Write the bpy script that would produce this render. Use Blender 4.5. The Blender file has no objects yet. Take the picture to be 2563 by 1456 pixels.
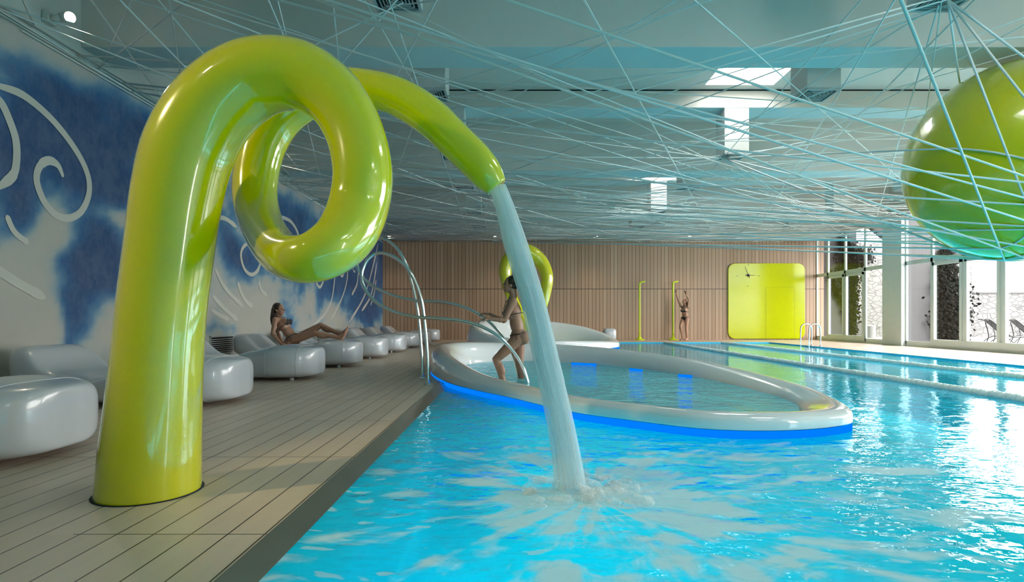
import bpy, bmesh, math, random
from mathutils import Vector, Matrix, noise
C = bpy.context.scene.collection
sc = bpy.context.scene
R = math.radians
# ------------------------------------------------------------------ camera, sky, exposure
EYE = 0.83; F = 1424.0; VX, VY = 1283.0, 797.0
cam = bpy.data.objects.new('camera', bpy.data.cameras.new('camera')); C.objects.link(cam)
cam.location = (0, 0, EYE); cam.rotation_euler = (R(90), 0, 0)
cam.data.sensor_width = 36; cam.data.lens = 20.0; cam.data.shift_y = 69/2563; cam.data.shift_x = -1.5/2563
cam.data.clip_start = .05; cam.data.clip_end = 300
sc.camera = cam
w = bpy.data.worlds.new('overcast_sky'); sc.world = w; w.use_nodes = True
w.node_tree.nodes['Background'].inputs[0].default_value = (1, .985, .96, 1)
w.node_tree.nodes['Background'].inputs[1].default_value = 9.0
sc.view_settings.view_transform = 'Standard'; sc.view_settings.look = 'None'
sc.view_settings.exposure = 0.95; sc.view_settings.gamma = 1.0; sc.view_settings.use_curve_mapping = False
try:
    sc.cycles.use_denoising = True; sc.cycles.max_bounces = 8; sc.cycles.diffuse_bounces = 4
    sc.cycles.glossy_bounces = 4; sc.cycles.transmission_bounces = 6; sc.cycles.transparent_max_bounces = 24
    sc.cycles.caustics_reflective = False; sc.cycles.caustics_refractive = False
    sc.cycles.sample_clamp_indirect = 4.0
except Exception: pass

def area(name, loc, rot, sx, sy, power, col=(1, 1, 1), portal=False, spread=180):
    l = bpy.data.lights.new(name, 'AREA'); l.shape = 'RECTANGLE'; l.size = sx; l.size_y = sy
    l.energy = power; l.color = col; l.spread = R(spread)
    if portal: l.cycles.is_portal = True
    o = bpy.data.objects.new(name, l); C.objects.link(o); o.location = loc; o.rotation_euler = rot
    return o
def spot(name, loc, target, power, col, size=60, blend=.5, rad=.06):
    l = bpy.data.lights.new(name, 'SPOT'); l.energy = power; l.color = col; l.spot_size = R(size); l.spot_blend = blend
    l.shadow_soft_size = rad
    o = bpy.data.objects.new(name, l); C.objects.link(o); o.location = loc
    o.rotation_euler = (Vector(target)-Vector(loc)).to_track_quat('-Z', 'Y').to_euler()
    return o
# daylight enters by the window wall, the roof lights and added rear openings
area('window_portal', (11.8, 9.0, 2.0), (0, R(90), 0), 4.0, 27.5, 1, portal=True)
ROOFLIGHTS = [(3.52, 4.77, 3.3, 4.5), (3.52, 4.77, 9.2, 10.4), (3.52, 4.77, 14.85, 16.05), (4.6, 6.3, -2.4, -1.0), (7.6, 9.3, -2.4, -1.0)]  # last two are added behind the camera to brighten the near beams
for x0, x1, y0, y1 in ROOFLIGHTS: area('rooflight_portal', ((x0+x1)/2, (y0+y1)/2, 5.58), (0, 0, 0), x1-x0, y1-y0, 1, portal=True)
area('window_portal', (10.2, -3.53, 2.1), (R(90), 0, 0), 2.0, 3.6, 1, portal=True)  # portal for the added window behind the camera
# underwater pool lamps let into the pool walls
LC = (.12, 1, .92)
for y in (-.8, 3.4): area('pool_lamp', (-.70, y, -.75), (0, R(-55), 0), .4, 3.8, 48, LC)
for y in (0.0, 4.2, 8.4, 12.6, 16.8): area('pool_lamp', (8.95, y, -.7), (0, R(60), 0), .4, 3.8, 110, LC)
for x in (1.2, 4.4, 7.4): area('pool_lamp', (x, -2.9, -.6), (R(62), 0, 0), 2.8, .4, 78, LC)

# ------------------------------------------------------------------ helpers
def P(x, y, Y): return Vector(((x-VX)*Y/F, Y, EYE-(y-VY)*Y/F))
def tag(o, label=None, cat=None, group=None, kind=None):
    if label: o['label'] = label
    if cat: o['category'] = cat
    if group: o['group'] = group
    if kind: o['kind'] = kind
    return o
def obj(name, bm, mat, parent=None, smooth=True):
    me = bpy.data.meshes.new(name); bm.normal_update(); bm.to_mesh(me); bm.free()
    if mat: me.materials.append(mat)
    if smooth:
        for p in me.polygons: p.use_smooth = True
    o = bpy.data.objects.new(name, me); C.objects.link(o)
    if parent: o.parent = parent
    return o
def thing(name, label, cat, loc=(0, 0, 0), rz=0, group=None):
    o = bpy.data.objects.new(name, None); C.objects.link(o); o.location = loc; o.rotation_euler = (0, 0, rz)
    o.empty_display_size = .1
    return tag(o, label, cat, group)
def struct(name, bm, mat, smooth=False, parent=None):
    o = obj(name, bm, mat, parent, smooth)
    if not parent: o['kind'] = 'structure'
    return o
def dup(root):
    r = root.copy(); C.objects.link(r)
    for ch in list(root.children):
        c = ch.copy(); C.objects.link(c); c.parent = r
        for g in ch.children:
            d = g.copy(); C.objects.link(d); d.parent = c
    return r
def box(bm, x0, x1, y0, y1, z0, z1):
    v = [bm.verts.new(p) for p in ((x0,y0,z0),(x1,y0,z0),(x1,y1,z0),(x0,y1,z0),(x0,y0,z1),(x1,y0,z1),(x1,y1,z1),(x0,y1,z1))]
    for f in ((0,3,2,1),(4,5,6,7),(0,1,5,4),(1,2,6,5),(2,3,7,6),(3,0,4,7)): bm.faces.new([v[i] for i in f])
def B(*boxes):
    bm = bmesh.new()
    for b in boxes: box(bm, *b)
    return bm
def bevel(o, wd=.01, seg=2):
    m = o.modifiers.new('bevel', 'BEVEL'); m.width = wd; m.segments = seg; m.limit_method = 'ANGLE'; return o
def cr(pts, n):
    """Catmull-Rom through tuples, n samples per span"""
    out = []; m = len(pts)
    for i in range(m-1):
        p0, p1, p2, p3 = pts[max(i-1, 0)], pts[i], pts[i+1], pts[min(i+2, m-1)]
        for k in range(n):
            t = k/n
            out.append(tuple(.5*(2*b+(c-a)*t+(2*a-5*b+4*c-d)*t*t+(3*b-a-3*c+d)*t**3) for a, b, c, d in zip(p0, p1, p2, p3)))
    out.append(tuple(pts[-1])); return out
def tube(bm, path, rad, sides=12, cap=True, closed=False):
    path = [tuple(p) for p in path]
    pts = [Vector(p[:3]) for p in path]; n = len(pts)
    rr = rad if hasattr(rad, '__len__') else [rad]*n
    rings = []; nrm = None
    for i in range(n):
        if closed: t = pts[(i+1) % n]-pts[(i-1) % n]
        else: t = pts[min(i+1, n-1)]-pts[max(i-1, 0)]
        t.normalize()
        if nrm is None:
            a = Vector((0, 0, 1)) if abs(t.z) < .9 else Vector((1, 0, 0)); nrm = (a-t*a.dot(t)).normalized()
        else:
            nrm = nrm-t*nrm.dot(t)
            nrm = nrm.normalized() if nrm.length > 1e-6 else t.orthogonal().normalized()
        b = t.cross(nrm)
        rings.append([bm.verts.new(pts[i]+(nrm*math.cos(2*math.pi*k/sides)+b*math.sin(2*math.pi*k/sides))*rr[i]) for k in range(sides)])
    m = n if closed else n-1
    for i in range(m):
        A, Bq = rings[i], rings[(i+1) % n]
        for k in range(sides): bm.faces.new((A[k], A[(k+1) % sides], Bq[(k+1) % sides], Bq[k]))
    if cap and not closed:
        bm.faces.new(rings[0][::-1]); bm.faces.new(rings[-1])
    return rings
def ell(bm, c, ax, u=20, v=12, keep=None):
    """ellipsoid about c with three axis vectors"""
    r = bmesh.ops.create_uvsphere(bm, u_segments=u, v_segments=v, radius=1)['verts']
    c = Vector(c); a, b, d = [Vector(q) for q in ax]; kill = []
    for p in r:
        q = p.co.copy()
        p.co = c+a*q.x+b*q.y+d*q.z
        if keep and not keep(p.co, q): kill.append(p)
    if kill: bmesh.ops.delete(bm, geom=kill, context='VERTS')
def lathe(bm, prof, c=(0, 0, 0), sides=32):
    rings = [[bm.verts.new((c[0]+r*math.cos(2*math.pi*k/sides), c[1]+r*math.sin(2*math.pi*k/sides), c[2]+z)) for k in range(sides)] for r, z in prof]
    for A, Bq in zip(rings, rings[1:]):
        for k in range(sides): bm.faces.new((A[k], A[(k+1) % sides], Bq[(k+1) % sides], Bq[k]))
    bm.faces.new(rings[0][::-1]); bm.faces.new(rings[-1])

# ------------------------------------------------------------------ materials
class M:
    def __init__(s, name):
        s.m = bpy.data.materials.new(name); s.m.use_nodes = True; s.nt = s.m.node_tree; s.nt.nodes.clear()
        s.out = s.n('ShaderNodeOutputMaterial')
    def n(s, t, **kw):
        x = s.nt.nodes.new(t)
        for k, v in kw.items(): setattr(x, k, v)
        return x
    def l(s, a, b): s.nt.links.new(a, b)
    def math(s, op, a, b=None, c=None, clamp=False):
        x = s.n('ShaderNodeMath', operation=op, use_clamp=clamp)
        for i, q in enumerate((a, b, c)):
            if q is None: continue
            if isinstance(q, (int, float)): x.inputs[i].default_value = q
            else: s.l(q, x.inputs[i])
        return x.outputs[0]
    def mix(s, f, a, b):
        x = s.n('ShaderNodeMix', data_type='RGBA')
        for i, q in ((0, f), (6, a), (7, b)):
            if isinstance(q, (int, float)): x.inputs[i].default_value = q
            elif isinstance(q, tuple): x.inputs[i].default_value = (*q, 1)
            else: s.l(q, x.inputs[i])
        return x.outputs[2]
    def noise(s, vec, scale, detail=3, rough=.5, dist=0):
        x = s.n('ShaderNodeTexNoise'); x.inputs['Scale'].default_value = scale; x.inputs['Detail'].default_value = detail
        x.inputs['Roughness'].default_value = rough; x.inputs['Distortion'].default_value = dist
        if vec is not None: s.l(vec, x.inputs['Vector'])
        return x.outputs['Fac']
    def pos(s, sx=1, sy=1, sz=1):
        g = s.n('ShaderNodeNewGeometry'); mp = s.n('ShaderNodeMapping'); mp.inputs['Scale'].default_value = (sx, sy, sz)
        s.l(g.outputs['Position'], mp.inputs['Vector']); return mp.outputs[0]
    def sep(s, v):
        x = s.n('ShaderNodeSeparateXYZ'); s.l(v, x.inputs[0]); return x.outputs
    def bump(s, h, st, dist=.01):
        x = s.n('ShaderNodeBump'); x.inputs['Strength'].default_value = st if isinstance(st, (int, float)) else 1
        x.inputs['Distance'].default_value = dist
        if not isinstance(st, (int, float)): s.l(st, x.inputs['Strength'])
        s.l(h, x.inputs['Height']); return x.outputs[0]
    def ramp(s, f, lo, hi):
        x = s.n('ShaderNodeMapRange', interpolation_type='SMOOTHSTEP'); x.inputs[1].default_value = lo; x.inputs[2].default_value = hi
        s.l(f, x.inputs[0]); return x.outputs[0]
    def schlick(s, r0, normal=None):
        lw = s.n('ShaderNodeLayerWeight'); lw.inputs[0].default_value = .5
        if normal is not None: s.l(normal, lw.inputs['Normal'])
        return s.math('MULTIPLY_ADD', s.math('POWER', lw.outputs['Facing'], 5), 1-r0, r0)
    def pbr(s, col=(.8, .8, .8), rough=.5, metal=0, coat=0, normal=None, spec=.5, emis=None, es=0, sss=0, coat_rough=.03):
        p = s.n('ShaderNodeBsdfPrincipled')
        if isinstance(col, tuple): p.inputs['Base Color'].default_value = (*col, 1)
        else: s.l(col, p.inputs['Base Color'])
        if isinstance(rough, (int, float)): p.inputs['Roughness'].default_value = rough
        else: s.l(rough, p.inputs['Roughness'])
        p.inputs['Metallic'].default_value = metal; p.inputs['Coat Weight'].default_value = coat
        p.inputs['Coat Roughness'].default_value = coat_rough
        p.inputs['Specular IOR Level'].default_value = spec
        if normal is not None: s.l(normal, p.inputs['Normal'])
        if emis: p.inputs['Emission Color'].default_value = (*emis, 1); p.inputs['Emission Strength'].default_value = es
        if sss: p.inputs['Subsurface Weight'].default_value = sss; p.inputs['Subsurface Scale'].default_value = .02
        s.l(p.outputs[0], s.out.inputs[0]); return s.m
def simple(name, col, rough=.5, scale=8, amt=.06, **kw):
    s = M(name); f = s.noise(s.pos(), scale, 4)
    c = s.mix(f, tuple(q*(1-amt) for q in col), tuple(min(1, q*(1+amt)) for q in col))
    return s.pbr(c, rough, **kw)
def emit(name, col, st):
    s = M(name); e = s.n('ShaderNodeEmission'); e.inputs[0].default_value = (*col, 1); e.inputs[1].default_value = st
    s.l(e.outputs[0], s.out.inputs[0]); return s.m

m_paint = simple('ceiling_paint', (.68, .65, .60), .65, 3, .04)
m_under = simple('beam_soffit_pool_tint', (.50, .66, .68), .5, 3, .04)  # blue-green glow of the pool put into the soffit colour
m_white = simple('white_wall_paint', (.66, .66, .63), .6, 3, .05)
m_greyfront = simple('grey_plaster', (.32, .33, .32), .7, 3, .05)
m_cream = simple('cream_wall_paint', (.66, .62, .54), .6, 3, .05)
m_frame = simple('window_frame_enamel', (.60, .68, .65), .4, 6, .05)
m_dark = simple('dark_gap', (.01, .01, .012), .8)
m_grille = simple('grille_metal', (.45, .47, .47), .4)
m_steel = simple('polished_steel', (.72, .73, .72), .12, 30, .05, metal=1)
m_vinyl = simple('white_vinyl', (.48, .50, .52), .26, 14, .03, coat=.5)
m_seam = simple('vinyl_seam', (.5, .52, .54), .5)
m_pebble = simple('pool_shell_gelcoat', (.84, .85, .85), .12, 2.5, .05, coat=.8)
m_cord = simple('elastic_cord', (.72, .80, .80), .5, 10, .05)
m_black = simple('black_fabric', (.012, .013, .016), .6)
m_led = emit('blue_led_strip', (.0, .21, 1.0), .52)
m_lamp = emit('lit_lamp', (1, .86, .66), 14)
m_limeflat = simple('lime_lacquer_panel', (.48, .55, .0), .16, 2, .03, coat=.0, spec=.3)
m_limepole = simple('lime_enamel', (.50, .62, .01), .3, 6, .03)

def lime():
    s = M('lime_gloss_lacquer'); n = s.noise(s.pos(), 3.0, 2)
    b = s.bump(n, .12, .02)
    return s.pbr(s.mix(s.noise(s.pos(), 1.2, 2), (.58, .57, .0), (.65, .62, .0)), .16, coat=1.0, normal=b, coat_rough=.02)
m_lime = lime()

def deck(name, x0, wd, jy, jstep, col1, col2):
    s = M(name); g = s.n('ShaderNodeNewGeometry'); x, y, z = s.sep(g.outputs['Position'])
    u = s.math('DIVIDE', s.math('SUBTRACT', x, x0), wd)
    fr = s.math('FRACT', u); edge = s.math('MINIMUM', fr, s.math('SUBTRACT', 1, fr))
    gap = s.math('LESS_THAN', edge, .022)
    v = s.math('DIVIDE', s.math('SUBTRACT', y, jy), jstep)
    fv = s.math('FRACT', v); ej = s.math('MINIMUM', fv, s.math('SUBTRACT', 1, fv))
    v2 = s.math('FRACT', s.math('MULTIPLY', v, .5)); ej2 = s.math('MINIMUM', s.math('ABSOLUTE', s.math('SUBTRACT', v2, .5)), 9)
    joint = s.math('LESS_THAN', ej, .0026)
    far = s.math('LESS_THAN', x, -1.69); odd = s.math('GREATER_THAN', ej2, .25)
    joint = s.math('MULTIPLY', joint, s.math('SUBTRACT', 1, s.math('MULTIPLY', far, odd)))
    line = s.math('MAXIMUM', gap, joint)
    wn = s.n('ShaderNodeTexWhiteNoise', noise_dimensions='2D'); cb = s.n('ShaderNodeCombineXYZ')
    s.l(s.math('FLOOR', u), cb.inputs[0]); s.l(s.math('FLOOR', v), cb.inputs[1]); s.l(cb.outputs[0], wn.inputs['Vector'])
    grain = s.noise(s.pos(26, 2.2, 1), 1, 5, .6); blot = s.noise(s.pos(), 1.6, 3)
    f = s.math('ADD', s.math('MULTIPLY', wn.outputs['Value'], .35), s.math('ADD', s.math('MULTIPLY', grain, .5), s.math('MULTIPLY', blot, .3)), clamp=True)
    c = s.mix(line, s.mix(f, col1, col2), (.03, .022, .015))
    nb = s.bump(s.math('SUBTRACT', grain, s.math('MULTIPLY', line, 3)), .25, .004)
    return s.pbr(c, .42, normal=nb)
m_deck = deck('pale_timber_decking', -.955, .142, 2.19, 1.22, (.50, .38, .28), (.68, .55, .44))

def panelling():
    s = M('timber_wall_panelling'); g = s.n('ShaderNodeNewGeometry'); x, y, z = s.sep(g.outputs['Position'])
    u = s.math('DIVIDE', x, .142); fr = s.math('FRACT', u); edge = s.math('MINIMUM', fr, s.math('SUBTRACT', 1, fr))
    line = s.math('MAXIMUM', s.math('LESS_THAN', edge, .05), s.math('LESS_THAN', s.math('ABSOLUTE', s.math('SUBTRACT', z, 1.99)), .011))
    wn = s.n('ShaderNodeTexWhiteNoise', noise_dimensions='2D'); cb = s.n('ShaderNodeCombineXYZ')
    s.l(s.math('FLOOR', u), cb.inputs[0]); s.l(s.math('GREATER_THAN', z, 1.99), cb.inputs[1]); s.l(cb.outputs[0], wn.inputs['Vector'])
    grain = s.noise(s.pos(30, 1, 1.2), 1, 4, .6)
    f = s.math('ADD', s.math('MULTIPLY', wn.outputs['Value'], .6), s.math('MULTIPLY', grain, .45), clamp=True)
    return s.pbr(s.mix(line, s.mix(f, (.30, .185, .11), (.43, .30, .20)), (.03, .02, .014)), .5)
m_wood = panelling()

def mural():
    s = M('blue_wash_mural'); a = s.n('ShaderNodeVertexColor', layer_name='pigment')
    g = s.noise(s.pos(1, 1.5, 1), 7, 6, .75); st = s.noise(s.pos(1, 1.6, 1.2), 1.6, 6, .7)
    f = s.math('MULTIPLY', s.math('ADD', g, st), .5)
    c = s.mix(s.ramp(f, .38, .62), a.outputs[0], s.mix(.08, a.outputs[0], (.55, .58, .58)))
    c = s.mix(s.math('MULTIPLY', s.ramp(st, .55, .8), .12), c, (.05, .15, .30))
    return s.pbr(c, .6)
m_mural = mural()
m_swirl = simple('raised_cream_paint', (.52, .52, .47), .5, 5, .08)

def water(name, body, foam, cx=.38, cy=2.75, calm=1.0):
    s = M(name); p = s.pos(); x, y, z = s.sep(p)
    dx = s.math('SUBTRACT', x, cx); dy = s.math('SUBTRACT', y, cy)
    d = s.math('SQRT', s.math('ADD', s.math('MULTIPLY', dx, dx), s.math('MULTIPLY', dy, dy)))
    warp = s.n('ShaderNodeTexNoise'); warp.inputs['Scale'].default_value = 1.6; warp.inputs['Detail'].default_value = 3; s.l(p, warp.inputs['Vector'])
    wv = s.n('ShaderNodeVectorMath', operation='MULTIPLY_ADD'); s.l(warp.outputs['Color'], wv.inputs[0]); wv.inputs[1].default_value = (.45, .45, 0); s.l(p, wv.inputs[2])
    r1 = s.noise(wv.outputs[0], 2.4, 3, .5); r2 = s.noise(wv.outputs[0], 9, 3, .5); mp = s.n('ShaderNodeMapping'); mp.inputs['Scale'].default_value = (3.2, 7, 1); s.l(p, mp.inputs[0]); r3 = s.noise(mp.outputs[0], 1.6, 2)
    near = s.math('DIVIDE', 1, s.math('ADD', 1, s.math('MULTIPLY', d, .55)))
    h = s.math('ADD', s.math('MULTIPLY', r1, 1.2), s.math('ADD', s.math('MULTIPLY', r2, .30), s.math('MULTIPLY', r3, .40)))
    st = s.math('MULTIPLY', s.math('ADD', s.math('MULTIPLY', s.math('POWER', near, 2), .75), .045), calm)
    nb = s.bump(h, st, .10)
    gl = s.n('ShaderNodeBsdfGlossy'); gl.inputs['Roughness'].default_value = .015; s.l(nb, gl.inputs['Normal'])
    gl.inputs['Color'].default_value = (.64, .86, 1, 1)
    fr = s.schlick(.02, nb)
    tr = s.n('ShaderNodeBsdfTransparent'); tr.inputs[0].default_value = (.55, .92, .97, 1)
    df = s.n('ShaderNodeBsdfDiffuse'); df.inputs[0].default_value = (*body, 1)
    tl = s.n('ShaderNodeBsdfTranslucent'); tl.inputs[0].default_value = (*body, 1)
    m1 = s.n('ShaderNodeMixShader'); m1.inputs[0].default_value = .5; s.l(df.outputs[0], m1.inputs[1]); s.l(tl.outputs[0], m1.inputs[2])
    m2 = s.n('ShaderNodeMixShader'); m2.inputs[0].default_value = .88; s.l(tr.outputs[0], m2.inputs[1]); s.l(m1.outputs[0], m2.inputs[2])
    m3 = s.n('ShaderNodeMixShader'); s.l(fr, m3.inputs[0]); s.l(m2.outputs[0], m3.inputs[1]); s.l(gl.outputs[0], m3.inputs[2])
    last = m3
    if foam:
        ang = s.math('ARCTAN2', dy, dx)
        cb = s.n('ShaderNodeCombineXYZ'); s.l(s.math('MULTIPLY', ang, 3.4), cb.inputs[0]); s.l(s.math('MULTIPLY', d, 1.1), cb.inputs[1])
        rad = s.noise(cb.outputs[0], 1.6, 5, .55, .6)
        mp2 = s.n('ShaderNodeMapping'); mp2.inputs['Scale'].default_value = (1.5, 3.6, 1); s.l(wv.outputs[0], mp2.inputs[0])
        f1 = s.noise(mp2.outputs[0], 1.5, 4, .55, .3); fsm = s.noise(mp2.outputs[0], 3.4, 2, .5)
        right = s.ramp(x, -.7, .8)
        c0 = lambda v, k: s.math('MULTIPLY', s.math('SUBTRACT', v, .5), k)
        dens = s.math('ADD', s.math('MULTIPLY', s.math('EXPONENT', s.math('MULTIPLY', d, -2.3)), 1.15), s.math('MULTIPLY', right, .30))
        dens = s.math('SUBTRACT', dens, s.math('MULTIPLY', s.ramp(y, 3.4, 4.8), .75))
        dens = s.math('SUBTRACT', dens, s.math('MULTIPLY', s.ramp(x, 1.9, 3.6), .35))
        v = s.math('ADD', s.math('ADD', c0(f1, 3.0), c0(rad, 2.2)), s.math('SUBTRACT', dens, .27))
        mk = s.math('MULTIPLY', s.ramp(v, .0, .62), .80)
        sm = s.math('MULTIPLY', s.ramp(s.math('SUBTRACT', fsm, s.math('MULTIPLY', s.ramp(y, 3.6, 5.2), .25)), .64, .68), .5)
        mk = s.math('MAXIMUM', mk, sm)
        ff = s.n('ShaderNodeBsdfDiffuse'); ff.inputs[0].default_value = (.58, .76, .80, 1)
        m4 = s.n('ShaderNodeMixShader'); s.l(mk, m4.inputs[0]); s.l(m3.outputs[0], m4.inputs[1]); s.l(ff.outputs[0], m4.inputs[2]); last = m4
    s.l(last.outputs[0], s.out.inputs[0]); return s.m
m_water = water('cyan_pool_water', (.0, .54, .60), True)
m_tubwater = water('pale_tub_water', (.30, .86, .92), False, cx=.6, cy=7.4, calm=3.0)
m_basin = simple('aqua_pool_mosaic', (.02, .46, .66), .5, 9, .12)
m_tubfloor = simple('pale_tub_lining', (.30, .60, .66), .4, 3, .05)

def glass():
    s = M('window_glass'); fr = s.schlick(.03)
    t = s.n('ShaderNodeBsdfTransparent'); g = s.n('ShaderNodeBsdfGlossy'); g.inputs['Roughness'].default_value = 0.0
    m = s.n('ShaderNodeMixShader'); s.l(fr, m.inputs[0]); s.l(t.outputs[0], m.inputs[1]); s.l(g.outputs[0], m.inputs[2])
    s.l(m.outputs[0], s.out.inputs[0]); return s.m
m_glass = glass()
def jet():
    s = M('falling_water'); tc = s.n('ShaderNodeUVMap', uv_map='flow'); mp = s.n('ShaderNodeMapping'); mp.inputs['Scale'].default_value = (34, 1.2, 1)
    s.l(tc.outputs[0], mp.inputs[0]); n = s.noise(mp.outputs[0], 1.0, 4, .6)
    t = s.n('ShaderNodeBsdfTransparent'); d = s.n('ShaderNodeBsdfDiffuse'); d.inputs[0].default_value = (.80, .90, .92, 1)
    tl = s.n('ShaderNodeBsdfTranslucent'); tl.inputs[0].default_value = (.80, .90, .92, 1)
    a = s.n('ShaderNodeMixShader'); a.inputs[0].default_value = .5; s.l(d.outputs[0], a.inputs[1]); s.l(tl.outputs[0], a.inputs[2])
    m = s.n('ShaderNodeMixShader'); f = s.math('MULTIPLY_ADD', s.ramp(n, .3, .72), .52, .24)
    s.l(f, m.inputs[0]); s.l(t.outputs[0], m.inputs[1]); s.l(a.outputs[0], m.inputs[2]); s.l(m.outputs[0], s.out.inputs[0]); return s.m
m_jet = jet()
def spray():
    s = M('water_spray'); n = s.noise(s.pos(1, 1, .5), 9, 3, .5)
    t = s.n('ShaderNodeBsdfTransparent'); d = s.n('ShaderNodeBsdfDiffuse'); d.inputs[0].default_value = (.92, .95, .96, 1)
    m = s.n('ShaderNodeMixShader'); s.l(s.math('MULTIPLY', s.ramp(n, .3, .7), .42), m.inputs[0]); s.l(t.outputs[0], m.inputs[1]); s.l(d.outputs[0], m.inputs[2])
    s.l(m.outputs[0], s.out.inputs[0]); return s.m
m_spray = spray()

# ------------------------------------------------------------------ the hall
XL, XR, YB, YF = -5.09, 11.9, 22.3, -3.2
WX0, WX1, WY1, WZ = -.83, 9.05, 20.0, -.03
CZ = 5.1
# decks
fl = struct('floor', B((XL-.3, -.94, YF, YB, -.3, 0), (WX1+.02, XR+.3, YF, YB, -.3, 0), (-.94, WX1+.02, WY1+.05, YB, -.3, 0)), m_deck)
co = bmesh.new()
vs = [[co.verts.new((x, y, z)) for x, z in ((-.945, -.002), (-.94, .004), (-.83, -.03), (-.80, -.16), (-.80, -.35))] for y in (YF, WY1)]
for k in range(4): co.faces.new((vs[0][k], vs[0][k+1], vs[1][k+1], vs[1][k]))
m_coping = simple('brushed_steel_coping', (.42, .38, .31), .22, 2, .25, metal=.85)
tag(obj('pool_coping', co, m_coping, smooth=False), kind='structure')
# basin
bs = bmesh.new()
box(bs, -.83, -.80, YF, WY1, -1.4, -.35); box(bs, WX1, WX1+.02, YF, WY1+.05, -1.4, -.001); box(bs, -.8, WX1, WY1, WY1+.05, -1.4, -.001)
box(bs, -.83, WX1, YF-.02, YF, -1.4, -.001); box(bs, -.83, WX1, YF, WY1, -1.45, -1.4)
tag(obj('pool_basin', bs, m_basin, smooth=False), kind='structure')

def wallx(name, X, z0, z1, mat, d=.3):
    return struct(name, B((min(X, X+d), max(X, X+d), YF, YB, z0, z1)), mat)
# ceiling
cb_ = bmesh.new()
bx_ = sorted({XL, XR}|{v for r in ROOFLIGHTS for v in r[:2]}); by_ = sorted({YF, YB}|{v for r in ROOFLIGHTS for v in r[2:]})
for x0, x1 in zip(bx_, bx_[1:]):
    for y0, y1 in zip(by_, by_[1:]):
        if any(r[0] <= x0 and x1 <= r[1] and r[2] <= y0 and y1 <= r[3] for r in ROOFLIGHTS): continue
        box(cb_, x0, x1, y0, y1, CZ, CZ+.1)
struct('ceiling', cb_, m_paint)
for i, (x0, x1, a, b) in enumerate(ROOFLIGHTS):
    o = struct('window_%d' % (i+60), B((x0-.05, x0, a-.05, b+.05, CZ+.1, CZ+.5), (x1, x1+.05, a-.05, b+.05, CZ+.1, CZ+.5), (x0, x1, a-.05, a, CZ+.1, CZ+.5), (x0, x1, b, b+.05, CZ+.1, CZ+.5)), m_white)
    obj('pane', B((x0, x1, a, b, CZ+.44, CZ+.45)), m_glass, o, False)
BY = [(1.07, 1.63), (6.71, 7.27), (12.35, 12.91), (18.0, 18.55)]
AY = [5.25, 10.6, 16.25]
n = 1
for a, b in BY:
    o = struct('trim_%d' % n, B((XL, XR, a, b, 4.035, CZ)), m_paint); n += 1
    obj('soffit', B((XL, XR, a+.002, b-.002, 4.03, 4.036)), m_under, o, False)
for a in AY:
    o = struct('trim_%d' % n, B((XL, XR, a, a+.56, 4.765, CZ-.03)), m_paint); n += 1
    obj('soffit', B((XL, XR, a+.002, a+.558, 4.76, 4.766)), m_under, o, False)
    obj('shadow_gap', B((XL, XR, a+.01, a+.55, CZ-.03, CZ)), m_dark, o, False)
struct('trim_%d' % n, B((XL, XR, 20.6, YB, 3.9, CZ)), m_white); n += 1
struct('trim_%d' % n, B((XL, XL+.07, YF, 20.6, 3.905, 3.96)), m_white); n += 1
struct('wall_left_upper', B((XL-.3, XL, YF, YB, 3.905, CZ)), m_white)
struct('wall_back', B((XL-.3, XR+.3, YB, YB+.3, -.3, CZ)), m_wood)
struct('wall_front', B((XL-.3, 9.2, YF-.3, YF, -1.5, CZ), (11.2, XR+.3, YF-.3, YF, -1.5, CZ), (9.2, 11.2, YF-.3, YF, 3.9, CZ), (9.2, 11.2, YF-.3, YF, -1.5, .3)), m_white)
o = struct('window_40', B((9.2, 9.25, YF-.2, YF-.1, .3, 3.9), (11.15, 11.2, YF-.2, YF-.1, .3, 3.9), (9.2, 11.2, YF-.2, YF-.1, .3, .4), (9.2, 11.2, YF-.2, YF-.1, 3.8, 3.9), (9.2, 11.2, YF-.2, YF-.1, 2.44, 2.54)), m_frame)  # unseen window added to light beam faces and sculpture from behind
obj('pane', B((9.25, 11.15, YF-.15, YF-.145, .4, 3.8)), m_glass, o, False)
struct('wall_right_upper', B((XR, XR+.3, YF, YB, 3.98, CZ)), m_cream)

# left wall with the mural, pigment laid cloud by cloud
def onwall(x, y):
    Y = -XL*F/(VX-x); return Y, EYE-(y-VY)*Y/F
blobs = []
for x, y, rx, ry, a in [
    (200,330,170,110,1.1),(330,285,90,80,.9),(100,190,120,60,.55),(50,400,80,110,1.1),(40,520,55,50,.9),(230,600,70,80,1.25),(255,700,85,70,1.1),
    (190,790,45,60,1.0),(165,870,16,55,.8),(260,450,110,70,.8),(390,330,60,90,.6),(350,480,60,60,.5),
    (140,590,38,50,-1.0),(50,680,70,70,-.8),(310,540,50,30,-.7),(60,850,100,90,-.8),(330,850,70,50,-.6),
    (605,645,45,60,1.2),(560,590,50,50,.5),(570,500,60,50,.35),(712,520,60,60,.75),(740,600,30,50,.7),(755,690,18,70,.8),(700,670,40,40,.5),
    (790,560,50,80,.45),(815,690,25,60,.8),(870,720,45,50,.75),(800,760,12,50,.4),(845,650,40,60,.5),(720,790,14,60,.5),
    (930,680,45,110,.9),(950,620,30,70,1.0),(925,780,22,40,.8),(560,820,40,18,.4),(880,790,20,30,.3),
    (640,780,60,50,-.6),(780,720,26,50,-.4),(850,800,40,40,-.4)]:
    Y, Z = onwall(x, y); blobs.append((Y, Z, rx*Y*Y/(-XL*F), ry*Y/F, a))
bm = bmesh.new(); lay = bm.verts.layers.float_color.new('pigment')
NY, NZ = 400, 84
ys = [YF+(YB-YF)*(i/NY) for i in range(NY+1)]
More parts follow.
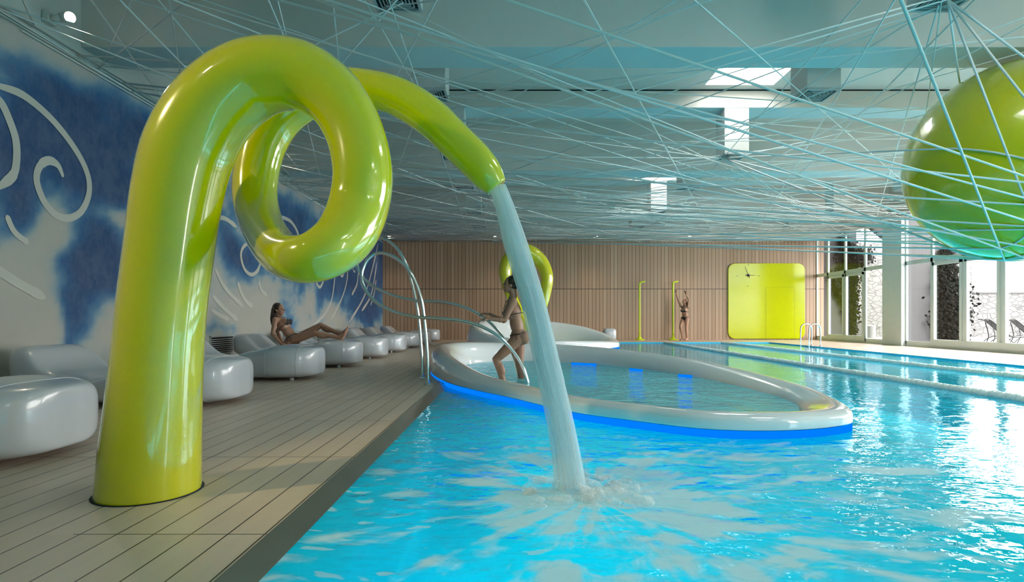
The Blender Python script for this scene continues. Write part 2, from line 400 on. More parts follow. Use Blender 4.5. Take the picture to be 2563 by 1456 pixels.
stops = [(-.2, (.42, .41, .36)), (.18, (.37, .39, .37)), (.36, (.21, .32, .39)), (.58, (.045, .17, .32)), (.85, (.006, .085, .23)), (1.3, (.004, .05, .16))]
def pig(t):
    if t <= stops[0][0]: return stops[0][1]
    for (a, ca), (b, cb2) in zip(stops, stops[1:]):
        if t < b:
            k = (t-a)/(b-a); return tuple(p+(q-p)*k for p, q in zip(ca, cb2))
    return stops[-1][1]
grid = []
for i, Y in enumerate(ys):
    col = []
    near = [b for b in blobs if abs(Y-b[0]) < 3.2*b[2]]
    for j in range(NZ+1):
        Z = 3.905*j/NZ
        v = bm.verts.new((XL, Y, Z))
        q = Vector((Y*.9, Z*1.1, 0)); wx = noise.noise(q*1.3)*.28; wz = noise.noise(q*1.3+Vector((9, 9, 9)))*.28
        t = .10
        for b in near: t += b[4]*math.exp(-(((Y+wx-b[0])/b[2])**2+((Z+wz-b[1])/b[3])**2)*.9)
        if Y < 5.6: t += .5*noise.noise(q*.8)+.2
        t += .34*noise.fractal(q*2.0, .8, 2.0, 6)
        if Z > 3.35: t = t*(1-min(1, (Z-3.35)*1.5)*.75)
        v[lay] = (*pig(t), 1); col.append(v)
    grid.append(col)
for i in range(NY):
    for j in range(NZ): bm.faces.new((grid[i][j], grid[i+1][j], grid[i+1][j+1], grid[i][j+1]))
wl = struct('wall_left', bm, m_mural)
def ribbon(pts, hw):
    hw *= 1.22
    pts = [onwall(*p) for p in pts]; path = cr(pts, 10); bm = bmesh.new(); prev = None
    n = len(path); front = []; back = []
    for i, (Y, Z) in enumerate(path):
        a = Vector(path[max(i-1, 0)]); b = Vector(path[min(i+1, n-1)]); t = (b-a).normalized(); nn = Vector((-t.y, t.x))
        e = min(i, n-1-i)/n
        h = hw*min(1, .35+e*6) * (1.15 if i > n*.8 else 1)
        if i in (0, n-1): h *= .5
        for lst, s_ in ((front, 1), (back, -1)): lst.append(bm.verts.new((XL+.006, Y+nn.x*h*s_, Z+nn.y*h*s_)))
    for i in range(n-1): bm.faces.new((front[i], front[i+1], back[i+1], back[i]))
    obj('painted_swirl', bm, m_swirl, wl, False)
for pts, hw in [
    ([(-40,205),(0,216),(60,240),(130,300),(185,370),(216,430),(222,480),(205,525),(175,545),(140,538),(110,505),(92,460),(92,430),(105,408),(125,402),(145,415),(157,443)],.034),
    ([(-30,235),(0,255),(22,300),(38,350),(40,400),(30,440),(-10,472)],.036), ([(15,538),(35,580),(70,608)],.026), ([(-30,665),(0,680),(50,712),(112,745)],.04),
    ([(520,560),(545,546),(565,548),(592,568)],.032), ([(640,600),(614,612),(603,631),(605,656),(614,677),(629,687),(644,677),(652,655)],.03),
    ([(538,671),(556,710),(580,740),(608,767)],.034), ([(594,705),(605,737),(617,755),(632,766)],.036), ([(532,740),(559,770),(594,801)],.036),
    ([(529,776),(550,789),(572,799)],.03), ([(647,704),(653,725),(667,738)],.03), ([(695,543),(710,545),(728,555),(741,574),(748,594)],.034),
    ([(788,690),(790,701),(794,713),(801,718),(808,705),(810,690)],.034), ([(838,660),(837,700),(829,752),(812,786),(785,812)],.03),
    ([(870,660),(868,701),(855,746),(828,801)],.03), ([(897,672),(893,710),(880,738)],.04), ([(946,608),(937,650),(913,737),(873,807)],.036),
    ([(943,656),(934,713),(925,746),(905,778)],.04), ([(941,700),(936,735),(927,764)],.036), ([(850,668),(851,685),(857,691),(862,676)],.03), ([(884,660),(884,676),(889,680)],.03)]: ribbon(pts, hw)
# wall vents in the mural
for Y0, Y1, z0, z1, lab in [(9.55, 10.35, .22, .53, 'grey louvred vent low in the mural behind the second lounger from the green column'), (14.3, 15.5, .36, .53, 'slim louvred vent low in the mural beyond the reclining woman'), (19.0, 20.0, .36, .53, 'farthest louvred vent low in the mural near the timber wall')]:
    t = thing('wall_vent', lab, 'vent', (XL, Y0, z0), group='louvred vents low in the mural wall')
    obj('vent_frame', B((0, .02, 0, Y1-Y0, 0, .02), (0, .02, 0, Y1-Y0, z1-z0-.02, z1-z0), (0, .02, 0, .02, 0, z1-z0), (0, .02, Y1-Y0-.02, Y1-Y0, 0, z1-z0)), m_grille, t, False)
    obj('vent_backing', B((0, .004, .02, Y1-Y0-.02, .02, z1-z0-.02)), m_dark, t, False)
    bm = bmesh.new(); k = .035
    while k < z1-z0-.03: box(bm, .004, .018, .02, Y1-Y0-.02, k, k+.016); k += .035
    obj('louvres', bm, m_grille, t, False)

# right window wall
def pier(y0, y1, nm): struct(nm, B((XR-.12, XR+.08, y0, y1, 0, 4.0)), m_frame)
pier(17.24, 18.13, 'wall_right_pier'); pier(22.62, 22.3, 'wall_right_end') if False else None
struct('wall_right_sill', B((XR, XR+.3, YF, YB, -.02, .06)), m_frame)
wn_ = 4
bays = [[22.3, 21.5, 20.38, 19.22, 18.13], [17.24, 16.16, 15.0, 13.83, 12.65, 11.5, 10.4], [9.5, 8.4, 7.25, 6.1, 4.95, 3.8]]
for bi, ed in enumerate(bays):
    for k in range(len(ed)-1):
        y1, y0 = ed[k], ed[k+1]; f = .045
        bx = [(XR, XR+.06, y0, y0+f, .06, 3.98), (XR, XR+.06, y1-f, y1, .06, 3.98), (XR, XR+.06, y0, y1, 2.44, 2.56), (XR, XR+.06, y0, y1, 3.9, 3.98), (XR, XR+.06, y0, y1, .06, .16)]
        if bi > 1 or k in (1, 2, 3) and not (bi == 0 and k == 3): bx += [(XR-.03, XR+.05, y0+f, y0+f+.08, .08, 2.42), (XR-.03, XR+.05, y1-f-.08, y1-f, .08, 2.42), (XR-.03, XR+.05, y0+f, y1-f, 2.33, 2.42), (XR-.035, XR+.05, y0, y1, .07, .245)]
        o = struct('window_%d' % wn_, B(*bx), m_frame); wn_ += 1
        obj('pane', B((XR+.03, XR+.036, y0+f, y1-f, .16, 3.9)), m_glass, o, False)
for y0, y1, nm in ((9.5, 10.4, 'wall_right_pier_near'), (-3.2, 3.8, 'wall_right_front')): pier(y0, y1, nm)

# ------------------------------------------------------------------ organic tubs
def ring_tub(name, st, waterz, mat_w, label, floor_z, cat='pool'):
    """st: stations (outer x, y, inner x, y, crest height, outer bottom z)"""
    t = thing(name, label, cat, (0, 0, 0))
    n = len(st)
    ext = [cr([st[(i-1) % n], st[i], st[(i+1) % n], st[(i+2) % n]], 10)[10:20] for i in range(n)]
    L = [p for e in ext for p in e]; m = len(L)
    bm = bmesh.new(); rings = []
    for ox, oy, ix, iy, hz in L:
        o = Vector((ox, oy)); i_ = Vector((ix, iy)); d = i_-o
        prof = [(.12, .0285), (.014, .0285), (.004, .031), (.0, .045), (.0, .05+hz*.3), (.02, .03+hz*.7), (.16, .02+hz*.92), (.34, hz+.02), (.55, hz*.97), (.78, max(hz*.72, waterz+.02)), (.93, max(hz*.35, waterz-.01)), (1.0, waterz-.03), (1.06, floor_z)]
        rings.append([bm.verts.new((o.x+d.x*a, o.y+d.y*a, z)) for a, z in prof])
    for i in range(m):
        A, Q = rings[i], rings[(i+1) % m]
        for k in range(len(A)-1): bm.faces.new((A[k], Q[k], Q[k+1], A[k+1]))
    bm.faces.new([r[-1] for r in rings])
    r = obj('rim', bm, m_pebble, t); sm = r.modifiers.new('sub', 'SUBSURF'); sm.levels = 1; sm.render_levels = 1
    # luminous strip and skirt under the rim
    for nm, z0, z1, q, mat in (('led_strip', -.032, .0275, .012, m_led), ('skirt', -1.4, -.04, .16, m_basin)):
        bm = bmesh.new(); rr = []
        for ox, oy, ix, iy, hz in L:
            o = Vector((ox, oy)); d = Vector((ix, iy))-o; p = o+d*q
            if ox < -.9: z_0, z_1 = max(z0, .0), max(z1, .001)
            else: z_0, z_1 = z0, z1
            rr.append((bm.verts.new((p.x, p.y, z_0)), bm.verts.new((p.x, p.y, z_1))))
        for i in range(m):
            a, b = rr[i], rr[(i+1) % m]; bm.faces.new((a[0], b[0], b[1], a[1]))
        obj(nm, bm, mat, t)
    bm = bmesh.new(); c = sum((Vector(p[2:4]) for p in L), Vector((0, 0)))/m; cv = bm.verts.new((c.x, c.y, waterz))
    ps = [bm.verts.new((p[2], p[3], waterz)) for p in L]
    for i in range(m): bm.faces.new((cv, ps[i], ps[(i+1) % m]))
    obj('tub_water', bm, mat_w, t)
    return t, [(p[0]+(p[2]-p[0])*.3, p[1]+(p[3]-p[1])*.3) for p in L]
tub1 = [ (2.68,4.48,2.45,4.86,.12), (2.37,4.2,2.22,4.6,.12), (1.9,4.06,1.83,4.44,.13), (1.4,4.12,1.42,4.5,.13), (.945,4.46,1.07,4.86,.13), (.49,4.90,.7,5.3,.13),
    (-.02,5.75,.28,6.1,.14), (-.46,6.43,-.12,6.8,.17), (-.83,7.16,-.42,7.5,.24), (-1.18,8.3,-.72,8.4,.34), (-1.30,9.35,-.83,9.3,.40), (-1.05,10.3,-.66,9.95,.40),
    (-.4,10.95,-.2,10.45,.37), (.5,11.1,.5,10.55,.34), (1.5,10.55,1.3,10.0,.31), (2.3,9.3,1.98,8.95,.27), (2.85,7.8,2.45,7.65,.21), (3.02,6.4,2.66,6.3,.16), (2.95,5.35,2.64,5.4,.13)]
_, out1 = ring_tub('whirlpool_tub', tub1, .045, m_tubwater, 'large white teardrop tub with a blue glowing edge standing in the pool', -.25)
tub2 = [(3.05,16.2,2.5,16.5,.20), (2.5,15.2,2.1,15.7,.22), (1.6,14.6,1.5,15.2,.25), (.6,14.4,.7,15.0,.28), (-.4,14.7,-.1,15.2,.34), (-1.1,15.5,-.6,15.8,.5), (-1.3,16.6,-.7,16.7,.7),
    (-.8,17.8,-.4,17.4,.80), (.3,18.4,.4,17.8,.80), (1.4,18.3,1.3,17.7,.72), (2.3,17.9,2.0,17.4,.58), (2.95,17.1,2.45,16.95,.36)]
_t2, out2 = ring_tub('plunge_tub', tub2, .06, m_tubwater, 'smaller white tub with tall curved back standing behind the teardrop tub', -.2)
for x0, x1, y_ in ((1430, 1492, 912), (1575, 1607, 927), (1697, 1730, 942)):
    pa, pb = [((x-VX)*Yq/F, Yq) for x, Yq in ((x0, .785*F/(y_-VY-1)), (x1, .785*F/(y_-VY+2)))]
    bm = bmesh.new(); vs_ = [bm.verts.new((p[0], p[1]-q, z)) for q in (.0, .05) for z in (.03, .075) for p in (pa, pb)]
    for f in ((0, 1, 3, 2), (5, 4, 6, 7), (2, 3, 7, 6), (0, 4, 5, 1), (0, 2, 6, 4), (1, 5, 7, 3)): bm.faces.new([vs_[i] for i in f])
    obj('led_segment', bm, m_led, _, False)
def inside(x, y, poly):
    c = False; j = len(poly)-1
    for i in range(len(poly)):
        xi, yi = poly[i]; xj, yj = poly[j]
        if (yi > y) != (yj > y) and x < (xj-xi)*(y-yi)/(yj-yi)+xi: c = not c
        j = i
    return c
# pool surface, open where the tubs stand
bm = bmesh.new(); st_ = .085
gx = [WX0+(WX1-WX0)*i/int((WX1-WX0)/st_) for i in range(int((WX1-WX0)/st_)+1)]
gy = [YF+(WY1-YF)*i/int((WY1-YF)/st_) for i in range(int((WY1-YF)/st_)+1)]
vv = {}
def gv(i, j):
    if (i, j) not in vv: vv[i, j] = bm.verts.new((gx[i], gy[j], WZ))
    return vv[i, j]
for i in range(len(gx)-1):
    for j in range(len(gy)-1):
        cx, cy = (gx[i]+gx[i+1])/2, (gy[j]+gy[j+1])/2
        if cx < 3.2 and 4 < cy < 18.5 and (inside(cx, cy, out1) or inside(cx, cy, out2)): continue
        bm.faces.new((gv(i, j), gv(i+1, j), gv(i+1, j+1), gv(i, j+1)))
tag(obj('pool_water', bm, m_water), 'bright cyan swimming pool water with drifting white foam', 'water', kind='stuff')

# ------------------------------------------------------------------ lime swan neck fountain
pp = [(374,1229,2.735,.222),(378,1150,2.735,.217),(392,950,2.74,.199),(405,790,2.74,.192),(424,640,2.75,.192),(447,480,2.76,.197),(476,370,2.77,.200),(530,278,2.78,.196),(600,216,2.79,.19),(672,188,2.79,.18),(757,192,2.79,.165),
      (835,243,2.78,.148),(885,325,2.76,.14),(908,425,2.72,.14),(898,515,2.70,.14),(865,588,2.62,.134),(812,632,2.54,.120),(752,648,2.55,.107),(697,627,2.78,.107),(655,560,3.06,.110),(638,475,3.18,.118),(655,375,3.22,.12),
      (700,295,3.25,.12),(770,245,3.25,.115),(850,220,3.22,.11),(957,230,3.2,.105),(1025,258,3.2,.108),(1083,298,3.2,.107),(1135,348,3.2,.104),(1190,402,3.2,.102),(1222,440,3.2,.090),(1243,466,3.2,.064)]
path = cr([(*P(x, y, Y), r) for x, y, Y, r in pp], 8)
path[0] = (path[0][0], path[0][1], -.02, path[0][3])
t = thing('fountain_sculpture', 'giant glossy lime tube rising from the deck, looping and pouring water', 'sculpture', (path[0][0], path[0][1], 0))
bm = bmesh.new(); org = Vector((path[0][0], path[0][1], 0))
pl = [Vector(p[:3])-org for p in path]; rl = [p[3] for p in path]
d = (pl[-1]-pl[-2]).normalized()
pl += [pl[-1]+d*.004, pl[-1]+d*.002, pl[-1]-d*.03, pl[-1]-d*.1]; rl += [rl[-1]*.93, rl[-1]*.85, rl[-1]*.8, rl[-1]*.78]
tube(bm, pl, rl, 56)
obj('tube_body', bm, m_lime, t)
bm = bmesh.new(); lathe(bm, [(.2, .0), (.232, .0), (.234, .003), (.2, .004)], (0, 0, 0), 48); obj('base_gap_ring', bm, m_dark, t)

# falling water
jp = [(1246,470,3.2,.048),(1264,520,3.18,.052),(1287,600,3.12,.064),(1312,680,3.07,.064),(1335,760,3.03,.064),(1362,880,2.98,.066),(1390,1000,2.94,.068),(1412,1110,2.9,.072),(1428,1215,2.87,.078)]
jpth = cr([(*P(x, y, Y), r) for x, y, Y, r in jp], 8)
bm = bmesh.new(); uvl = bm.loops.layers.uv.new('flow'); rnd = random.Random(4)
def uvtube(path, rad, sides, u0=0, usp=1):
    rings = tube(bm, path, rad, sides, cap=False); idx = {}
    for i, rg in enumerate(rings):
        for k, v in enumerate(rg): idx[v] = (u0+usp*k/sides, i/len(rings))
    for f in bm.faces:
        if f.verts[0] in idx and all(v in idx for v in f.verts):
            for lp in f.loops: lp[uvl].uv = idx[lp.vert]
for sc_, u0 in ((1.0, 0), (.72, 3.3), (.42, 7.7)): uvtube([p[:3] for p in jpth], [p[3]*sc_ for p in jpth], 40, u0, 2)
for k in range(46):
    a = rnd.random()*6.28; q = math.sqrt(rnd.random()); s0 = rnd.random()*.5; i0 = int(s0*len(jpth)); i1 = min(len(jpth), i0+18+rnd.randrange(30))
    pts = [Vector(p[:3])+Vector((math.cos(a), math.sin(a), 0))*p[3]*q*1.06 for p in jpth[i0:i1]]
    if len(pts) > 4: uvtube(pts, [rnd.uniform(.002, .005)]*len(pts), 5, rnd.random()*9, .1)
o = obj('water_jet', bm, m_jet); tag(o, 'white falling stream of water pouring from the lime spout into the pool', 'water jet', kind='stuff')
# splash
bm = bmesh.new(); rnd = random.Random(8); sx, sy_ = .36, 2.80
for k in range(44):
    a = rnd.random()*6.28; q = rnd.random()**.8*.30
    hh = rnd.uniform(.02, .065)*max(.25, 1.2-q/.3); r_ = rnd.uniform(.03, .075)
    ell(bm, (sx+q*math.cos(a)*1.2, sy_+q*math.sin(a), WZ+.004), ((r_, 0, 0), (0, r_, 0), (0, 0, hh)), 12, 8)
for k in range(150):
    a = rnd.random()*6.28; q = rnd.random()*.36; z = rnd.random()**2*.17*(1-q/.45); r_ = rnd.uniform(.0015, .005)
    bmesh.ops.create_icosphere(bm, subdivisions=1, radius=r_, matrix=Matrix.Translation((sx+q*math.cos(a), sy_+q*math.sin(a), WZ+.01+z)))
for v in bm.verts: v.co += Vector(noise.noise_vector(v.co*14))*.012
tag(obj('water_splash', bm, m_spray), 'churned white splash where the falling stream hits the pool', 'splash', kind='stuff')

# second lime loop
pp = [(1326,862,16.6,.10),(1318,812,16.6,.12),(1292,765,16.6,.145),(1273,720,16.6,.17),(1265,676,16.6,.19),(1279,643,16.6,.205),(1320,630,16.6,.22),(1353,653,16.7,.205),(1369,692,16.7,.185),(1364,740,16.7,.16),(1352,785,16.7,.13),(1342,815,16.7,.115),(1336,862,16.7,.10)]
path = cr([(*P(x, y, Y), r) for x, y, Y, r in pp], 8); bm = bmesh.new(); tube(bm, [p[:3] for p in path], [p[3] for p in path], 32)
tag(obj('loop_sculpture', bm, m_lime), 'glossy lime closed loop sculpture rising out of the smaller white tub', 'sculpture')

# ------------------------------------------------------------------ ball and cord canopy
BC = Vector((6.23, 7.0, 2.757)); BR = 1.205
bm = bmesh.new(); bmesh.ops.create_uvsphere(bm, u_segments=72, v_segments=48, radius=BR)
def balls():
    s = M('lime_ball_vinyl'); b = s.bump(s.noise(s.pos(), 1.6, 4, .6), .35, .05)
    return s.pbr((.64, .60, .0), .2, coat=.8, normal=b, coat_rough=.05)
o = obj('hanging_ball', bm, balls()); o.location = BC
tag(o, 'huge glossy lime ball cradled in pale cords under the ceiling', 'ball')
net = thing('cord_canopy', 'web of pale taut cords stretched right across under the ceiling', 'cord net', (0, 0, 3.9))
def prism(bm, a, b, r):
    tube(bm, [a, b], r, 5)
def wrap(A, Bp, S):
    """taut cord from A to B held by the ball on the side of point S"""
    n_ = (Bp-A).cross(S-A)
    if n_.length < 1e-6: return [A, Bp]
    n_.normalize(); dd = (BC-A).dot(n_); c = BC-n_*dd
    if abs(dd) >= BR: return [A, Bp]
    r = math.sqrt(BR*BR-dd*dd)+.012
    u = (Bp-A).normalized(); v = n_.cross(u)
    if (S-c).dot(v) < 0: v = -v
    def tan(Q, sgn):
        q = Q-c; x, y = q.dot(u), q.dot(v); D = math.hypot(x, y)
        if D <= r: return None
        b0 = math.atan2(y, x); g = math.acos(r/D); return b0+sgn*g
    a0 = tan(A, -1); a1 = tan(Bp, 1)
    if a0 is None or a1 is None: return None
    a0 %= 2*math.pi; a1 %= 2*math.pi
    if a0 < a1 or a0 > math.pi*1.5: return [A, Bp]
    N = 24; return [A]+[c+u*math.cos(a0+(a1-a0)*k/N)*r+v*math.sin(a0+(a1-a0)*k/N)*r for k in range(N+1)]+[Bp]
rnd = random.Random(21)
nodes = [Vector((4.17, 5.45, 3.88)), Vector((4.0, 10.8, 3.88)), Vector((-1.15, 5.5, 3.88)), Vector((-1.15, 7.85, 3.88)), Vector((4.17, 16.4, 3.88)), Vector((-1.15, 13.5, 3.88)), Vector((4.1, 13.5, 3.88)), Vector((9.4, 16.4, 3.88))]
def far_y(): return 1.0+(YB-1.0)*rnd.random()**.62
def edge_pt():
    q = rnd.random(); z = rnd.uniform(3.8, 3.95)
    if q < .38: return Vector((XL+.03, far_y(), z))
    if q < .72: return Vector((XR-.03, far_y(), z))
    if q < .90: return Vector((rnd.uniform(XL, XR), YB-.03, z))
    return Vector((rnd.uniform(XL, XR), rnd.uniform(-1.5, 1.0), z))
cords = []
while len(cords) < 185:
    a, b = edge_pt(), edge_pt()
    if (a-b).length < 5: continue
    cords.append([a, b])
for nd in nodes:
    for k in range(6 if nd.y < 12 else 6):
        b = edge_pt()
        if (b-nd).length > 3: cords.append([nd+Vector((rnd.uniform(-.1, .1), rnd.uniform(-.1, .1), 0)), b])
ballc = []
for k in range(22):
    a, b = edge_pt(), edge_pt()
    if k % 3 == 0: a = nodes[rnd.choice((0, 0, 1))]
    if (a-b).length < 6: continue
    th = rnd.random()*6.28; S = BC+Vector((math.cos(th)*rnd.uniform(.2, 1.3), math.sin(th)*rnd.uniform(.2, 1.3)-.5, -1)).normalized()*BR
    w_ = wrap(a, b, S)
    if w_ and len(w_) > 2: ballc.append(w_)
# cords that would cut through the ball or sculpture are pushed under the ball
full = []
for a, b in cords:
    u = (b-a).normalized(); tt = (BC-a).dot(u); cl = a+u*tt
    if 0 < tt < (b-a).length and (cl-BC).length < BR+.02:
        if rnd.random() < .6: continue
        w_ = wrap(a, b, BC+Vector((rnd.uniform(-.3, .3), rnd.uniform(-.3, .3), -1)).normalized()*BR)
        if w_ and len(w_) > 2: ballc.append(w_)
        continue
    full.append([a, b])
m_cordw = simple('pale_cream_cord', (.72, .74, .70), .5, 10, .05)
allc = ballc+full
def nearness(c): return min((p-Vector((0, 0, EYE))).length for p in [c[0].lerp(c[-1], k/8) for k in range(9)] if p.y > 2)if any(c[0].lerp(c[-1], k/8).y > 2 for k in range(9)) else 99
allc.sort(key=nearness)
rest = bmesh.new()
for i, c in enumerate(allc):
    r = .0115 if len(c) > 2 else rnd.uniform(.006, .009)
    c = [p-Vector((0, 0, 3.9)) for p in c]
    if i < 100:
        bm = bmesh.new(); tube(bm, c, r, 6); obj('cord', bm, m_cord if i % 3 else m_cordw, net)
    else: tube(rest, c, r, 5)
o = obj('farther_cords', rest, m_cord, net); o['kind'] = 'stuff'
for i_, nd in enumerate(nodes[:0]): pass

# air diffusers
def diffuser(x, y, top, lab):
    t = thing('air_diffuser', lab, 'vent', (x, y, 3.9), group='square air diffusers hanging from the ceiling beams'); h = .228
    bb = B((-h, h, 0, 2*h, .03, top-3.9)); bevel(obj('duct_box', bb, m_white, t, False), .004, 1)
    obj('grille_frame', B((-h, h, 0, .03, 0, .03), (-h, h, 2*h-.03, 2*h, 0, .03), (-h, -h+.03, .03, 2*h-.03, 0, .03), (h-.03, h, .03, 2*h-.03, 0, .03)), m_grille, t, False)
    obj('grille_recess', B((-h+.03, h-.03, .03, 2*h-.03, .024, .03)), m_dark, t, False)
    bm = bmesh.new()
    for k in range(1, 6):
        q = h-.03-k*.034; w2 = .011
        if q <= .015: break
        box(bm, -q, q, h-q, h-q+w2, .004, .02); box(bm, -q, q, h+q-w2, h+q, .004, .02); box(bm, -q, -q+w2, h-q, h+q, .004, .02); box(bm, q-w2, q, h-q, h+q, .004, .02)
    obj('louvres', bm, m_grille, t, False)
loc_words = {-1.13: 'in the row above the deck side of the pool', 4.18: 'in the row under the roof lights', 9.4: 'in the row near the windows'}
cnt = {}
for X in (-1.13, 4.18, 9.4):
    for y, top in ((5.25, 4.76), (7.63, CZ), (10.6, 4.76), (13.27, CZ), (16.25, 4.76), (18.9, CZ)):
        if X == 9.4 and y < 9: continue
        k = cnt.get(X, 0); cnt[X] = k+1; wd = ['nearest', 'second nearest', 'third', 'fourth', 'fifth', 'farthest'][k if X < 9 else k+2]
        diffuser(X, y+.003, top-.002, '%s square white air diffuser %s' % (wd, loc_words[X]))

# ceiling lamps
def downlight(x, y, lab, power=30, tgt=None):
    t = thing('downlight', lab, 'lamp', (x, y, 3.9), group='round lit downlights in the far ceiling band')
    bm = bmesh.new(); lathe(bm, [(.05, -.004), (.075, -.008), (.085, -.002), (.085, 0), (.05, 0)], sides=24); obj('trim_ring', bm, m_white, t)
    bm = bmesh.new(); lathe(bm, [(.0499, -.006), (.0499, -.002)], sides=24); obj('lens', bm, m_lamp, t)
    spot('downlight_beam', (x, y, 3.88), tgt or (x, y+.3, 0), power, (1, .82, .6), 90, .8)
for x, w_ in ((-4.6, 'beside the mural wall'), (-.66, 'above the gap left of the lime loop'), (3.13, 'right of the falling water'), (6.6, 'above the showers'), (9.9, 'above the lime panel')): downlight(x, 21.2, 'round lit downlight in the far ceiling band '+w_, 45)
# mural spotlight on the left
t = thing('wall_spotlight', 'white bracket spotlight glowing at the top of the mural wall', 'lamp', (-4.86, 6.2, 4.1))
bm = bmesh.new(); box(bm, -.22, -.16, -.06, .06, -.06, .06); obj('bracket', bm, m_white, t, False)
bm = bmesh.new(); tube(bm, [(-.18, 0, 0), (-.06, -.02, 0)], .03, 16); obj('arm', bm, m_white, t)
bm = bmesh.new(); tube(bm, [(-.09, .04, .03), (.05, -.02, -.0)], [.045, .06], 24); obj('lamp_housing', bm, m_white, t)
bm = bmesh.new(); tube(bm, [(.051, -.02, -.0), (.056, -.022, -.002)], [.055, .055], 24); obj('lens', bm, m_lamp, t)
spot('mural_lamp', (-4.7, 6.1, 4.0), (-2.6, 4.2, 0), 30, (1, .84, .62), 80, .7)
spot('deck_lamp', (-4.6, 1.2, 3.9), (-1.15, 2.7, 1.7), 210, (1, .80, .42), 42, .5, .08)
spot('deck_lamp', (-3.4, .2, 4.5), (-3.6, 3.6, 0), 15, (1, .86, .66), 80, .6, .1)
for y in (11.0, 16.5): spot('mural_lamp', (-4.2, y, 4.4), (-4.6, y, 0), 30, (1, .86, .66), 90, .7)

# ------------------------------------------------------------------ loungers
def loft_lounger():
    Ln = 2.15; bm = bmesh.new(); rings = []; NU, NS = 46, 40
    def ip(tb, u):
        for (a, p), (b, q) in zip(tb, tb[1:]):
            if u <= b:
                k = (u-a)/(b-a); k = k*k*(3-2*k); return p+(q-p)*k
        return tb[-1][1]
    W = [(0, .49), (.2, .52), (.38, .47), (.55, .41), (.75, .45), (.9, .46), (1, .44)]
    T = [(0, .46), (.22, .475), (.40, .42), (.58, .30), (.72, .36), (.88, .60), (1, .58)]
    Bt = [(0, .03), (.55, .03), (.7, .05), (1, .22)]
    for i in range(NU+1):
        s_ = i/NU; u = .5-.5*math.cos(math.pi*s_)
        endf = (1-abs(2*u-1)**5)**(1/3.2) if 0 < u < 1 else .0
        w_, t_, b_ = ip(W, u), ip(T, u), ip(Bt, u); mid = (t_+b_)/2; hh = (t_-b_)/2
        x = -u*Ln
        f_ = max(endf, .0); fz = .72+.28*f_ if 0 < i < NU else .70
        ring = []
        for k in range(NS):
            a = 2*math.pi*k/NS; c_, s2 = math.cos(a), math.sin(a)
            ex = 3.6 if s2 > 0 else 5.0
            yy = math.copysign(abs(c_)**(2/ex), c_)*w_*max(f_, .25); zz = mid+math.copysign(abs(s2)**(2/ex), s2)*hh*fz
            if s2 > 0: zz -= .05*max(0, 1-(yy/w_)**2)*math.sin(math.pi*min(1, max(0, (u-.25)/.75)))
            if s2 < 0: yy *= .955+.045*(1+s2)
            ring.append(bm.verts.new((x, yy, zz)))
        rings.append(ring)
    for A, Q in zip(rings, rings[1:]):
        for k in range(NS): bm.faces.new((A[k], Q[k], Q[(k+1) % NS], A[(k+1) % NS]))
    bm.faces.new(rings[0]); bm.faces.new(rings[-1][::-1])
    seams = [[rings[i][k].co.copy() for k in range(NS)] for i in (9, 16)]
    return bm, seams
t0 = thing('pool_lounger', 'x', 'lounger', (-2.66, 0, 0), group='white padded loungers along the mural wall')
bm, seams = loft_lounger(); o = obj('padded_body', bm, m_vinyl, t0); md = o.modifiers.new('sub', 'SUBSURF'); md.levels = 1; md.render_levels = 1
for sm in seams:
    bm = bmesh.new(); cen = sum(sm, Vector())/len(sm); tube(bm, [cen+(p-cen)*1.0 for p in sm], .0028, 5, closed=True); obj('seam', bm, m_seam, t0)
for fx, fy in ((-.3, -.3), (-.3, .3), (-1.6, -.28), (-1.6, .28)):
    bm = bmesh.new(); lathe(bm, [(.03, 0), (.03, .045)], (fx, fy, 0), 12); obj('foot', bm, m_grille, t0)
ly = [3.42, 5.65, 7.92, 9.98, 12.05, 14.15, 16.3, 18.5, 20.8]
lw = ['nearest white padded lounger at the left edge, cut off by the green column', 'white padded lounger directly behind the green column', 'white padded lounger just right of the green column base, in front of the seated woman', 'white padded lounger carrying the reclining woman in a black bikini',
      'white padded lounger next beyond the reclining woman', 'white padded lounger second beyond the reclining woman', 'white padded lounger third beyond the reclining woman', 'white padded lounger seen behind the steel handrail posts', 'farthest white padded lounger, against the timber wall']
for i, (y, lb) in enumerate(zip(ly, lw)):
    o = t0 if i == 0 else dup(t0); o.location = (-2.66, y, 0); o['label'] = lb
bm = bmesh.new(); ell(bm, (0, 0, .24), ((.24, 0, 0), (0, .24, 0), (0, 0, .24)), 24, 16)
for v in bm.verts:
    for q in (0, 1): v.co[q] = math.copysign(abs(v.co[q]/.24)**.5*.24, v.co[q])
    v.co.z = .24+math.copysign(abs((v.co.z-.24)/.24)**.45*.24, v.co.z-.24)
o = obj('pouf', bm, m_vinyl); o.location = (3.55, 20.9, 0); tag(o, 'small white padded pouf on the far deck behind the smaller tub', 'pouf')

